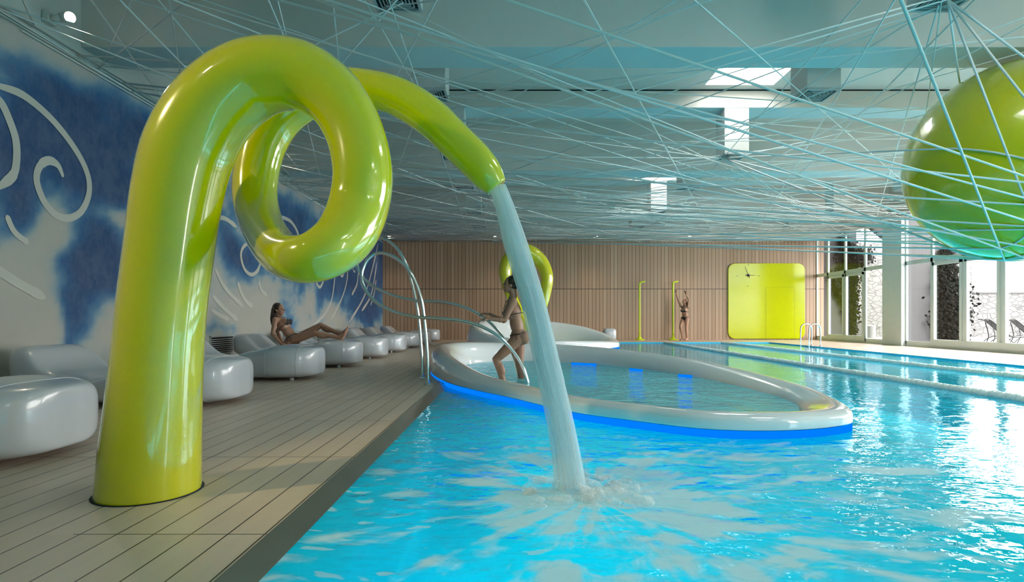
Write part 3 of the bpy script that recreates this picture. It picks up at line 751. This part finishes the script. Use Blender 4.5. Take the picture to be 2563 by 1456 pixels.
# ------------------------------------------------------------------ steel handrail
t = thing('tub_handrail', 'polished steel looped handrail leading from the deck into the teardrop tub', 'handrail', (-1.06, 7.16, 0))
def rail(px, nm, off=Vector((-1.06, 7.16, 0))):
    pts = cr([tuple(P(x, y, Y)-off) for x, y, Y in px], 8); bm = bmesh.new(); tube(bm, pts, .0215, 16); obj(nm, bm, m_steel, t); return pts[0]
a = rail([(1072,962,7.16),(1070,900,7.16),(1064,820,7.15),(1052,740,7.12),(1024,678,7.1),(988,644,7.1),(950,633,7.1),(922,647,7.08),(905,685,7.05),(913,722,7.03),(940,755,7.02),(985,780,7.02),(1040,793,7.03),(1100,797,7.04),(1170,806,7.04),(1225,827,7.03),(1270,862,7.02),(1302,905,7.01),(1319,950,7.0),(1324,985,7.0)], 'rail_tube')
b = rail([(1058,945,7.93),(1055,880,7.93),(1047,790,7.93),(1033,715,7.93),(1016,660,7.9),(990,618,7.9),(952,594,7.9),(918,603,7.9),(896,640,7.9),(897,675,7.85),(925,710,7.85),(980,738,7.85),(1045,753,7.85),(1110,756,7.8),(1170,772,7.75),(1220,802,7.7),(1258,843,7.65),(1285,892,7.6),(1297,945,7.55),(1299,975,7.55)], 'rail_tube')
for q in (a, b):
    bm = bmesh.new(); lathe(bm, [(.055, 0), (.055, .008), (.03, .012), (.024, .02)], (q[0], q[1], 0), 24); obj('floor_flange', bm, m_steel, t)

# pool ladder
t = thing('pool_ladder', 'steel ladder with two arched grab rails at the far right pool edge', 'ladder', (9.2, 17.25, 0))
for dy in (-.25, .25):
    bm = bmesh.new()
    pts = cr([(0, dy, 0), (.0, dy, .45), (-.03, dy, .60), (-.12, dy, .665), (-.22, dy, .665), (-.31, dy, .60), (-.34, dy, .45), (-.34, dy, 0), (-.33, dy, -.6), (-.33, dy, -1.1)], 6); tube(bm, pts, .021, 14); obj('grab_rail', bm, m_steel, t)
    bm = bmesh.new(); lathe(bm, [(.05, 0), (.05, .008), (.024, .02)], (0, dy, 0), 20); obj('floor_flange', bm, m_steel, t)
for z in (-.25, -.5, -.75): bm = B((-.37, -.29, -.25, .25, z, z+.02)); obj('rung', bm, m_steel, t, False)

# lane ropes
m_float = simple('pale_blue_float', (.78, .90, .92), .35, 20, .1)
bm = bmesh.new(); lathe(bm, [(.012, -.055), (.05, -.05), (.056, -.03), (.04, -.01), (.04, .01), (.056, .03), (.05, .05), (.012, .055)], sides=12)
for v in bm.verts: v.co = Vector((v.co.x, v.co.z, v.co.y))
fme = bpy.data.meshes.new('float'); bmesh.ops.recalc_face_normals(bm, faces=bm.faces); bm.to_mesh(fme); fme.materials.append(m_float)
for p in fme.polygons: p.use_smooth = True
for X, Y0, lb in ((5.3, 4.5, 'pale blue beaded lane rope lying nearer the teardrop tub'), (7.3, 6.5, 'pale blue beaded lane rope lying nearer the window wall')):
    t = thing('lane_rope', lb, 'lane rope', (X, Y0, WZ+.012), group='beaded lane ropes')
    b2 = bmesh.new(); tube(b2, [(0, 0, 0), (0, 19.95-Y0, 0)], .006, 6); obj('rope_line', b2, m_steel, t)
    N = int((19.9-Y0)/.112)
    for k in range(min(N, 100)):
        o = bpy.data.objects.new('float', fme); C.objects.link(o); o.parent = t; o.location = (0, .06+k*.112, rnd.uniform(-.006, .006))
    b3 = bmesh.new()
    for k in range(100, N):
        c0 = len(b3.verts); b3.from_mesh(fme); b3.verts.ensure_lookup_table()
        for v in b3.verts[c0:]: v.co.y += .06+k*.112
    if N > 100: o = obj('far_floats', b3, m_float, t); o['kind'] = 'stuff'
bm.free()

# ------------------------------------------------------------------ back wall furniture
def rrect(w_, h, r, y0, y1, cx, cz, n=10):
    bm = bmesh.new(); pts = []
    for qx, qz, a0 in ((1, 1, 0), (-1, 1, 90), (-1, -1, 180), (1, -1, 270)):
        for k in range(n+1):
            a = R(a0+90*k/n); pts.append((cx+qx*(w_/2-r)+r*math.cos(a), cz+qz*(h/2-r)+r*math.sin(a)))
    f = [bm.verts.new((x, y0, z)) for x, z in pts]; b = [bm.verts.new((x, y1, z)) for x, z in pts]
    bm.faces.new(f); bm.faces.new(b[::-1])
    for i in range(len(f)): j = (i+1) % len(f); bm.faces.new((f[i], b[i], b[j], f[j]))
    return bm
PXc, PZc = 9.93, 1.515
t = thing('lime_wall_panel', 'large rounded square lime gloss panel on the timber wall', 'panel', (PXc, YB, 0))
o = obj('panel_board', rrect(3.0, 2.95, .27, -.06, 0, 0, PZc), m_limeflat, t, False); bevel(o, .012, 2)
obj('door_gap', B((-.032, -.024, -.0615, -.059, .06, 2.055), (-.032, 1.10, -.0615, -.059, 2.047, 2.055), (1.09, 1.098, -.0615, -.059, .06, 2.055)), simple('panel_gap_line', (.22, .26, .0), .5), t, False)
o = obj('door_leaf', B((-.02, 1.085, -.064, -.059, .06, 2.043)), m_limeflat, t, False)
ck = thing('wall_clock', 'black handed clock with dot markers on the lime panel', 'clock', (9.21, YB-.064, 2.52))
bm = bmesh.new(); lathe(bm, [(.05, 0), (.05, .02), (.03, .03)], sides=24); o = obj('clock_hub', bm, m_black, ck); o.rotation_euler = (R(90), 0, 0)
def hand(nm, ang, l, b, w_, yy):
    a = R(ang); d = Vector((math.cos(a), 0, math.sin(a))); p = Vector((-d.z, 0, d.x)); bm = bmesh.new()
    v = [bm.verts.new(q+Vector((0, y, 0))) for y in (yy, yy-.006) for q in (-d*b-p*w_, -d*b+p*w_, d*l+p*w_*.5, d*l-p*w_*.5)]
    for f in ((0, 1, 2, 3), (7, 6, 5, 4), (0, 4, 5, 1), (1, 5, 6, 2), (2, 6, 7, 3), (3, 7, 4, 0)): bm.faces.new([v[i] for i in f])
    obj(nm, bm, m_black, ck, False)
hand('hour_hand', 0, .25, .12, .013, -.03); hand('minute_hand', 113, .36, .12, .009, -.037); hand('second_hand', 113.5, .30, .1, .005, -.044)
for dx, dz in ((0, .41), (.41, -.02), (-.43, -.02), (-.02, -.42)):
    bm = bmesh.new(); lathe(bm, [(.015, 0), (.015, .01)], sides=12); o = obj('hour_marker', bm, m_black, ck); o.location = (dx, 0, dz); o.rotation_euler = (R(90), 0, 0)
for x, lb in ((4.90, 'slim lime deck shower standing alone, farther from the lime panel'), (6.19, 'slim lime deck shower beside the woman with raised arms')):
    t = thing('deck_shower', lb, 'shower', (x, 21.95, 0), group='slim lime deck showers')
    bm = bmesh.new(); lathe(bm, [(.20, 0), (.205, .012), (.17, .03), (.09, .065), (.045, .12), (.036, .2)], sides=32); obj('flared_base', bm, m_limepole, t)
    bm = bmesh.new(); tube(bm, cr([(0, 0, .19), (0, 0, 1.2), (0, 0, 2.12), (.01, 0, 2.19), (.05, 0, 2.225), (.12, 0, 2.24)], 6), .036, 16); obj('pole', bm, m_limepole, t)
    bm = bmesh.new(); ell(bm, (.14, 0, 2.25), ((.08, 0, .012), (0, .04, 0), (-.004, 0, .034)), 20, 12); obj('shower_head', bm, m_limepole, t)

# ------------------------------------------------------------------ people
m_skin = simple('skin', (.38, .20, .13), .5, 10, .06, sss=.05)
m_hair = simple('dark_brown_hair', (.035, .018, .012), .4, 60, .5)
m_redhair = simple('auburn_hair', (.16, .06, .025), .4, 60, .5)
m_lip = simple('lips', (.30, .08, .07), .4); m_eye = simple('eye_dark', (.03, .02, .02), .2)
def cap(bm, a, ra, b, rb, n=12):
    a, b = Vector(a), Vector(b); tube(bm, [a, a.lerp(b, .5), b], [ra, (ra+rb)/2, rb], n)
    for c, r in ((a, ra), (b, rb)): ell(bm, c, ((r, 0, 0), (0, r, 0), (0, 0, r)), n, 8)
def person(name, label, loc, rz, J, hairmat, hair, group=None):
    """J: joints in metres, x forward, y to the person's left, z up"""
    t = thing(name, label, 'person', loc, rz); bm = bmesh.new(); V = Vector
    pel, che, nk, hd = V(J['pelvis']), V(J['chest']), V(J['neck']), V(J['head'])
    up = (che-pel).normalized(); lat = (V(J['shL'])-V(J['shR'])).normalized(); lat = (lat-up*lat.dot(up)).normalized(); fw = lat.cross(up).normalized()
    plat = (V(J['hipL'])-V(J['hipR'])).normalized(); plat = (plat-up*plat.dot(up)).normalized(); pf = plat.cross(up).normalized()
    ell(bm, pel, (pf*.105, plat*.158, up*.11), 24, 16)
    ell(bm, pel.lerp(che, .45), (fw*.086, lat*.118, up*.16), 24, 16)
    ell(bm, che+fw*.005, (fw*.10, lat*.135, up*.15), 24, 16)
    cap(bm, che+up*.09+lat*.05, .075, che+up*.09-lat*.05, .075)
    for s in (1, -1):
        ell(bm, che+up*.0+fw*.078+lat*.062*s, (fw*.062, lat*.055, up*.058), 16, 12)
        ell(bm, pel-pf*.06+plat*.075*s-up*.035, (pf*.085, plat*.082, up*.09), 16, 12)
        k = 'L' if s > 0 else 'R'
        sh, el_, wr = V(J['sh'+k]), V(J['el'+k]), V(J['wr'+k]); hip, kn, an = V(J['hip'+k]), V(J['kn'+k]), V(J['an'+k])
        cap(bm, che+up*.10+lat*.05*s, .055, sh, .048)
        cap(bm, sh, .046, el_, .034); cap(bm, el_, .034, wr, .022); ell(bm, el_.lerp(wr, .28), ((.036, 0, 0), (0, .036, 0), (0, 0, .036)), 12, 8)
        cap(bm, hip, .083, hip.lerp(kn, .45), .073); cap(bm, hip.lerp(kn, .45), .073, kn, .051)
        ax = (an-kn).normalized(); calf = V(J.get('calf'+k, (-.02, 0, 0)))
        cap(bm, kn, .05, an, .034); ell(bm, kn.lerp(an, .3)+calf, tuple(q*m_ for q, m_ in zip((ax, ax.orthogonal().normalized(), ax.cross(ax.orthogonal()).normalized()), (.11, .050, .050))), 16, 10)
        # foot
        td = V(J['toe'+k]).normalized(); fl_ = V(J.get('sole'+k, (0, 0, -1))).normalized(); fl_ = (fl_-td*fl_.dot(td)).normalized(); side = td.cross(fl_)
        heel = an+fl_*.045-td*.03; cap(bm, heel, .03, an, .034); cap(bm, heel, .028, an+fl_*.052+td*.11, .026); cap(bm, an+td*.02, .034, an+fl_*.052+td*.12, .022)
        ball = an+fl_*.057+td*.12
        for q, (o_, l_) in enumerate(((-.03, .062), (-.012, .055), (.003, .05), (.017, .044), (.029, .036))): cap(bm, ball+side*o_*s, .013 if q == 0 else .010, ball+side*o_*1.1*s+td*l_, .010 if q == 0 else .0078, 8)
        # hand
        hdir = V(J['hand'+k]).normalized(); pn = V(J.get('palm'+k, (0, 0, -1))).normalized(); pn = (pn-hdir*pn.dot(hdir)).normalized(); sd = hdir.cross(pn)*s
        curl = J.get('curl'+k, .35)
        pc = wr+hdir*.05; ell(bm, pc, (hdir*.052, sd*.04, pn*.016), 14, 10)
        for o_, l_ in ((-.029, .062), (-.010, .076), (.010, .080), (.029, .070)):
            p0 = wr+hdir*.088+sd*o_; p1 = p0+(hdir+sd*o_*4+pn*curl*.5).normalized()*l_*.45; p2 = p1+(hdir+pn*curl*1.6+sd*o_*3).normalized()*l_*.32; p3 = p2+(hdir*.7+pn*curl*2.6).normalized()*l_*.25
            for a_, b_, r_ in ((p0, p1, .0088), (p1, p2, .008), (p2, p3, .007)): cap(bm, a_, r_, b_, r_*.93, 8)
        p0 = wr+hdir*.03+sd*.028; p1 = p0+(hdir*.6+sd*.85+pn*.3).normalized()*.038; p2 = p1+(hdir*.9+sd*.35+pn*.4).normalized()*.03
        cap(bm, p0, .013, p1, .0105, 8); cap(bm, p1, .0105, p2, .0085, 8)
    cap(bm, che+up*.12, .058, nk, .048); 
    fd = V(J['face']).normalized(); hu = (V(J.get('headup', (0, 0, 1)))); hu = (hu-fd*hu.dot(fd)).normalized(); hl = hu.cross(fd)
    cap(bm, nk, .046, hd-fd*.015-hu*.04, .05)
    ell(bm, hd-fd*.012+hu*.018, (fd*.090, hl*.073, hu*.092), 28, 20); ell(bm, hd+fd*.026-hu*.045, (fd*.052, hl*.054, hu*.062), 20, 14)
    ell(bm, hd+fd*.060-hu*.088, (fd*.018, hl*.020, hu*.016), 12, 8)
    cap(bm, hd+fd*.080+hu*.006, .008, hd+fd*.098-hu*.022, .012, 10); ell(bm, hd+fd*.070+hu*.018, (fd*.012, hl*.05, hu*.009), 12, 8)
    for s in (1, -1): ell(bm, hd+hl*.073*s-fd*.012-hu*.012, (fd*.017, hl*.009, hu*.028), 10, 8); ell(bm, hd+fd*.052-hu*.03+hl*.03*s, (fd*.018, hl*.018, hu*.02), 10, 8)
    body = obj('body', bm, m_skin, t)
    md = body.modifiers.new('join', 'REMESH'); md.mode = 'VOXEL'; md.voxel_size = .0058; md.use_smooth_shade = True
    md = body.modifiers.new('smooth', 'SMOOTH'); md.factor = .5; md.iterations = 3
    for s in (1, -1):
        bm = bmesh.new(); ell(bm, hd+fd*.069+hl*.030*s+hu*.002, (fd*.009, hl*.013, hu*.006), 12, 8); obj('eye', bm, m_eye, t)
    bm = bmesh.new(); ell(bm, hd+fd*.078-hu*.052, (fd*.008, hl*.022, hu*.008), 12, 8); obj('lips', bm, m_lip, t)
    # hair: cap over the skull and a fall of locks
    bm = bmesh.new(); ell(bm, hd-fd*.030+hu*.030, (fd*.090, hl*.086, hu*.096), 28, 20)
    for k in range(26):
        a = (k/25-.5)*3.4; st = hd+hu*.03-fd*(.05+.05*math.cos(a))+hl*.088*math.sin(a)
        pts = [st]+[V(q)+hl*math.sin(a)*.075*(1-j*.1)+fd*(.03-.03*math.cos(a)) for j, q in enumerate(hair)]
        pts = cr([tuple(p) for p in pts], 4); nn = len(pts); tube(bm, pts, [.017*(1-(i/nn)**2*.6) for i in range(nn)], 7)
    h_ = obj('hair', bm, hairmat, t); md = h_.modifiers.new('join', 'REMESH'); md.mode = 'VOXEL'; md.voxel_size = .006; md.use_smooth_shade = True
    # bikini
    bm = bmesh.new()
    for s in (1, -1):
        cc = che+fw*.080+lat*.062*s
        ell(bm, cc, (fw*.073, lat*.064, up*.067), 24, 16, keep=lambda c, q, cc=cc: (c-cc).dot(fw) > .005 and (c-cc).dot(up) < .055-abs((c-cc).dot(lat))*1.3)
        tube(bm, [cc+up*.045+fw*.045, che+up*.135+fw*.075+lat*.05*s, nk-fw*.0+lat*.03*s+up*.0], .0032, 6)
    ring = [che-up*.045+fw*(.112*math.cos(a))+lat*.146*math.sin(a) for a in [2*math.pi*k/32 for k in range(32)]]; tube(bm, ring, .0045, 6, closed=True)
    obj('bikini_top', bm, m_black, t)
    bm = bmesh.new()
    for kk, rr in ((pf, 1), (-pf, 1)):
        ell(bm, pel-up*.005-pf*.006, (pf*.122, plat*.168, up*.128), 40, 30, keep=lambda c, q, kk=kk: (c-pel).dot(kk) > .0 and (c-pel).dot(up) < .028 and abs((c-pel).dot(plat)) < .032+max(0, (c-pel).dot(up)+.10)*.75)
    ring = [pel+up*.028+pf*(.114*math.cos(a)-.006)+plat*.166*math.sin(a) for a in [2*math.pi*k/36 for k in range(36)]]; tube(bm, ring, .0055, 6, closed=True)
    for s in (1, -1):
        q = pel+up*.028+plat*.168*s
        for e in (-1, 1): tube(bm, [q, q+plat*.02*s+pf*.03*e-up*.02, q+plat*.015*s+pf*.035*e-up*.07], .004, 6)
    obj('bikini_bottom', bm, m_black, t)
    return t
# stepping out of the tub, faces the mural side (-X)
person('person', 'woman in black bikini stepping up in the teardrop tub, holding the steel handrail', (.06, 7.36, -.19), R(180), dict(
    pelvis=(-.02, 0, .80), chest=(.045, 0, 1.12), neck=(.05, 0, 1.32), head=(.09, 0, 1.46), face=(1, 0, .12),
    shL=(.05, .165, 1.24), elL=(.16, .20, 1.00), wrL=(.36, .24, 1.015), handL=(1, .1, -.1), palmL=(0, 0, -1), curlL=1.0,
    shR=(.05, -.165, 1.24), elR=(.18, -.22, .99), wrR=(.37, -.32, 1.08), handR=(1, -.3, .15), palmR=(0, 0, -1), curlR=1.0,
    hipL=(-.01, .085, .76), knL=(.27, .09, .50), anL=(.14, .09, .10), toeL=(1, 0, -.1), hipR=(-.02, -.085, .76), knR=(-.03, -.09, .42), anR=(-.10, -.09, .06), toeR=(1, 0, -.1),
    calfL=(-.02, 0, 0)), m_hair, [(-.07, 0, 1.40), (-.10, 0, 1.26), (-.11, 0, 1.12)])
# woman by the shower, faces the left and looks up
person('person', 'auburn haired woman in black bikini with both arms raised beside the shower', (6.54, 21.62, 0), R(218), dict(
    pelvis=(-.03, 0, .86), chest=(.0, 0, 1.15), neck=(-.005, 0, 1.35), head=(.025, 0, 1.47), face=(1, 0, .55), headup=(-.4, 0, 1),
    shL=(.0, .15, 1.29), elL=(.02, .19, 1.55), wrL=(.10, .13, 1.75), handL=(.3, -.2, 1), palmL=(1, 0, 0),
    shR=(.03, -.15, 1.30), elR=(.14, -.20, 1.56), wrR=(.17, -.26, 1.80), handR=(.0, -.05, 1), palmR=(1, 0, 0), curlR=.15,
    hipL=(-.02, .085, .82), knL=(.02, .08, .46), anL=(-.03, .085, .085), toeL=(1, .1, -.05), hipR=(-.02, -.085, .82), knR=(.22, -.03, .53), anR=(.06, -.06, .10), toeR=(1, -.1, -.3)), m_redhair,
    [(-.10, 0, 1.42), (-.15, 0, 1.26), (-.15, 0, 1.06), (-.14, 0, .96)])
# reclining woman on the lounger, legs towards the pool (+X)
person('person', 'dark haired woman in black bikini reclining on a white lounger', (-3.86, 9.86, .38), 0, dict(
    pelvis=(.05, 0, .11), chest=(-.12, 0, .34), neck=(-.20, 0, .485), head=(-.185, 0, .605), face=(1, -.15, .05),
    shL=(-.19, .155, .43), elL=(-.30, .20, .22), wrL=(-.22, .22, .03), handL=(.9, 0, -.2), palmL=(0, 0, -1),
    shR=(-.19, -.155, .43), elR=(-.21, -.21, .19), wrR=(-.05, -.23, .02), handR=(1, 0, -.15), palmR=(0, 0, -1),
    hipL=(.08, .085, .09), knL=(.50, .10, .33), anL=(.88, .03, .17), toeL=(.45, 0, 1), soleL=(1, 0, -.3), hipR=(.08, -.085, .09), knR=(.47, -.11, .20), anR=(.87, -.06, .125), toeR=(.5, -.1, 1), soleR=(1, 0, -.3),
    calfL=(-.01, 0, -.02), calfR=(-.01, 0, -.02)), m_hair, [(-.29, 0, .56), (-.31, 0, .44), (-.295, 0, .33)])

# ------------------------------------------------------------------ courtyard beyond the glass
m_pave = simple('pale_terrace', (.12, .12, .12), .7)
m_grey = simple('grey_render', (.055, .055, .058), .8, 3, .06)
def stone():
    s = M('pale_rubble_stone'); v = s.n('ShaderNodeTexVoronoi', feature='DISTANCE_TO_EDGE'); v.inputs['Scale'].default_value = 3.2; s.l(s.pos(1, 1, 1.7), v.inputs['Vector'])
    e = s.ramp(v.outputs['Distance'], .0, .07); n_ = s.noise(s.pos(), 5, 5, .65)
    return s.pbr(s.mix(e, (.055, .055, .055), s.mix(n_, (.075, .075, .075), (.13, .13, .13))), .85, normal=s.bump(s.math('ADD', e, n_), .6, .03))
m_stone = stone()
struct('terrace', B((XR+.3, 40, -10, 34, -.1, 0)), m_pave)
struct('courtyard_wall_high', B((14.4, 21.0, 26, 26.4, 0, 4.4)), m_stone)
o = struct('courtyard_wall_low', B((21.0, 38, 26.05, 26.4, 0, 1.98)), m_stone); obj('coping_stones', B((21.0, 38, 26.0, 26.45, 1.98, 2.05)), m_grey, o, False)
struct('courtyard_fin_far', B((XR+.09, 13.75, 22.75, 23.0, 0, 4.6)), m_grey); struct('courtyard_fin_near', B((XR+.09, 13.35, 17.45, 17.7, 0, 4.6)), m_grey)
m_ivy = simple('dark_ivy_leaf', (.006, .007, .006), .9, 20, .5, spec=.05); m_stem = simple('ivy_stem', (.015, .014, .012), .9, spec=.05)
def ivy(label, spine, n, seed):
    rr = random.Random(seed); t = thing('ivy', label, 'ivy', spine[0][:3])
    o0 = Vector(spine[0][:3]); bm = bmesh.new()
    for k in range(n):
        i = rr.randrange(len(spine)-1); a, b = spine[i], spine[i+1]; u = rr.random(); p = [x+(y-x)*u for x, y in zip(a, b)]
        w_ = p[3]; c = Vector(p[:3])+Vector((rr.gauss(0, w_), -abs(rr.gauss(0, w_*.45))-.02, rr.gauss(0, w_)))-o0
        s = rr.uniform(.03, .065); d1 = Vector((rr.uniform(-1, 1), rr.uniform(-.5, .5), rr.uniform(-1, 1))).normalized(); d2 = d1.cross(Vector((rr.uniform(-.5, .5), -1, rr.uniform(-.5, .5)))).normalized()
        v = [bm.verts.new(c+q) for q in (-d1*s, d2*s*.75-d1*s*.2, d1*s*1.1, -d2*s*.75-d1*s*.2)]; bm.faces.new(v)
    o = obj('leaves', bm, m_ivy, t, False); o['kind'] = 'stuff'
    bm = bmesh.new(); tube(bm, [Vector(p[:3])-o0 for p in spine], .02, 6); obj('stem', bm, m_stem, t)
ivy('dark ivy climbing the end of the nearer grey courtyard wall', [(13.25, 17.4, .0, .05), (13.3, 17.4, .6, .22), (13.45, 17.4, 1.2, .28), (13.3, 17.42, 1.9, .22), (13.25, 17.42, 2.6, .10), (13.2, 17.42, 2.9, .05)], 4600, 3)
ivy('dark ivy column climbing the farther grey courtyard wall', [(13.5, 22.7, .0, .06), (13.5, 22.7, 1.0, .14), (13.4, 22.7, 2.0, .2), (13.45, 22.7, 2.9, .24), (13.3, 22.7, 3.5, .16), (13.1, 22.7, 4.1, .05)], 4600, 5)
ivy('thin ivy spray branching across the farther grey courtyard wall', [(13.4, 22.68, 1.2, .04), (12.95, 22.68, 1.7, .06), (12.75, 22.68, 2.2, .05), (12.6, 22.68, 2.75, .03)], 420, 9)
ivy('dark ivy cap spilling over the tall stone courtyard wall', [(14.6, 25.93, 3.6, .22), (15.4, 25.93, 3.75, .22), (16.2, 25.93, 3.7, .15)], 1500, 12)
m_plank = simple('weathered_planter_timber', (.06, .06, .06), .8, 6, .2)
for x0, x1, y0, y1, h, lb in ((14.0, 14.95, 24.1, 24.8, .8, 'grey timber planter beside the farther ivy wall'), (13.5, 14.15, 17.95, 18.5, .62, 'grey timber planter beside the nearer ivy wall')):
    t = thing('planter', lb, 'planter', (x0, y0, 0), group='grey timber planters in the courtyard'); k = 0
    while k < h-.05:
        obj('plank', B((0, x1-x0, 0, .03, k, k+.15), (0, x1-x0, y1-y0-.03, y1-y0, k, k+.15), (0, .03, .03, y1-y0-.03, k, k+.15), (x1-x0-.03, x1-x0, .03, y1-y0-.03, k, k+.15)), m_plank, t, False); k += .165
    obj('soil', B((.03, x1-x0-.03, .03, y1-y0-.03, h-.15, h-.1)), m_stem, t, False)
t = thing('metal_bin', 'ribbed grey metal bin standing against the tall stone wall', 'bin', (15.5, 24.6, 0))
bm = bmesh.new(); lathe(bm, [(.17, 0), (.17, .5), (.18, .5), (.18, .53), (.15, .54)], sides=24); obj('drum', bm, m_grille, t)
# courtyard awning
t = thing('awning', 'pitched pale canvas awning on grey beams outside the far windows', 'awning', (12.3, 19.0, 0))
m_canvas = simple('pale_canvas', (.16, .16, .17), .7)
bm = bmesh.new()
for quad in (((0, .2, 4.3), (1.6, .2, 4.55), (1.6, 3.4, 4.55), (0, 3.4, 4.3)), ((1.6, .2, 4.55), (3.4, .2, 3.15), (3.4, 3.4, 3.15), (1.6, 3.4, 4.55))):
    v = [bm.verts.new(q) for q in quad]; bm.faces.new(v)
o = obj('canvas', bm, m_canvas, t, False); md = o.modifiers.new('thick', 'SOLIDIFY'); md.thickness = .02
for y in (.2, 1.8, 3.4):
    bm = bmesh.new(); tube(bm, [(0, y, 4.24), (1.6, y, 4.49), (3.4, y, 3.1)], .05, 4); obj('beam', bm, m_grey, t, False)
obj('edge_beam', B((3.36, 3.46, .1, 3.5, 3.0, 3.12)), m_grey, t, False)
# courtyard sun loungers
m_mesh = simple('grey_sling_fabric', (.06, .06, .062), .6); m_tubeg = simple('grey_lounger_frame', (.03, .03, .03), .4, metal=.5)
t0 = thing('sun_lounger', 'x', 'sun lounger', (0, 0, 0), group='grey sling loungers on the terrace')
bm = bmesh.new()
v = [[bm.verts.new((x, y, z)) for x, z in ((-.05, .80), (.1, .78), (.55, .34), (.75, .30), (1.9, .32))] for y in (-.3, .3)]
for k in range(4): bm.faces.new((v[0][k], v[0][k+1], v[1][k+1], v[1][k]))
o = obj('sling', bm, m_mesh, t0, False); md = o.modifiers.new('thick', 'SOLIDIFY'); md.thickness = .012
for y in (-.31, .31):
    bm = bmesh.new(); tube(bm, cr([(-.05, y, .8), (.1, y, .78), (.55, y, .33), (.8, y, .3), (1.9, y, .32)], 5), .014, 8); obj('side_rail', bm, m_tubeg, t0)
    for c_ in (.15, 1.45):
        bm = bmesh.new(); tube(bm, cr([(c_-.15, y, .014), (c_, y, .20), (c_+.2, y, .30), (c_+.4, y, .20), (c_+.55, y, .014)], 5), .012, 8); obj('leg', bm, m_tubeg, t0)
bm = bmesh.new(); tube(bm, cr([(.1, -.28, .02), (.2, -.28, .3), (.12, -.28, .72)], 5), .012, 8); tube(bm, cr([(.1, .28, .02), (.2, .28, .3), (.12, .28, .72)], 5), .012, 8); obj('back_support', bm, m_tubeg, t0)
for i, (x, y, lb) in enumerate(((14.15, 17.1, 'grey sling sun lounger outside, the one whose whole back shows in a door pane'), (15.7, 18.0, 'grey sling sun lounger outside, partly cut by the right picture edge'))):
    o = t0 if i == 0 else dup(t0); o.location = (x, y, 0); o.rotation_euler = (0, 0, R(-25)); o['label'] = lb
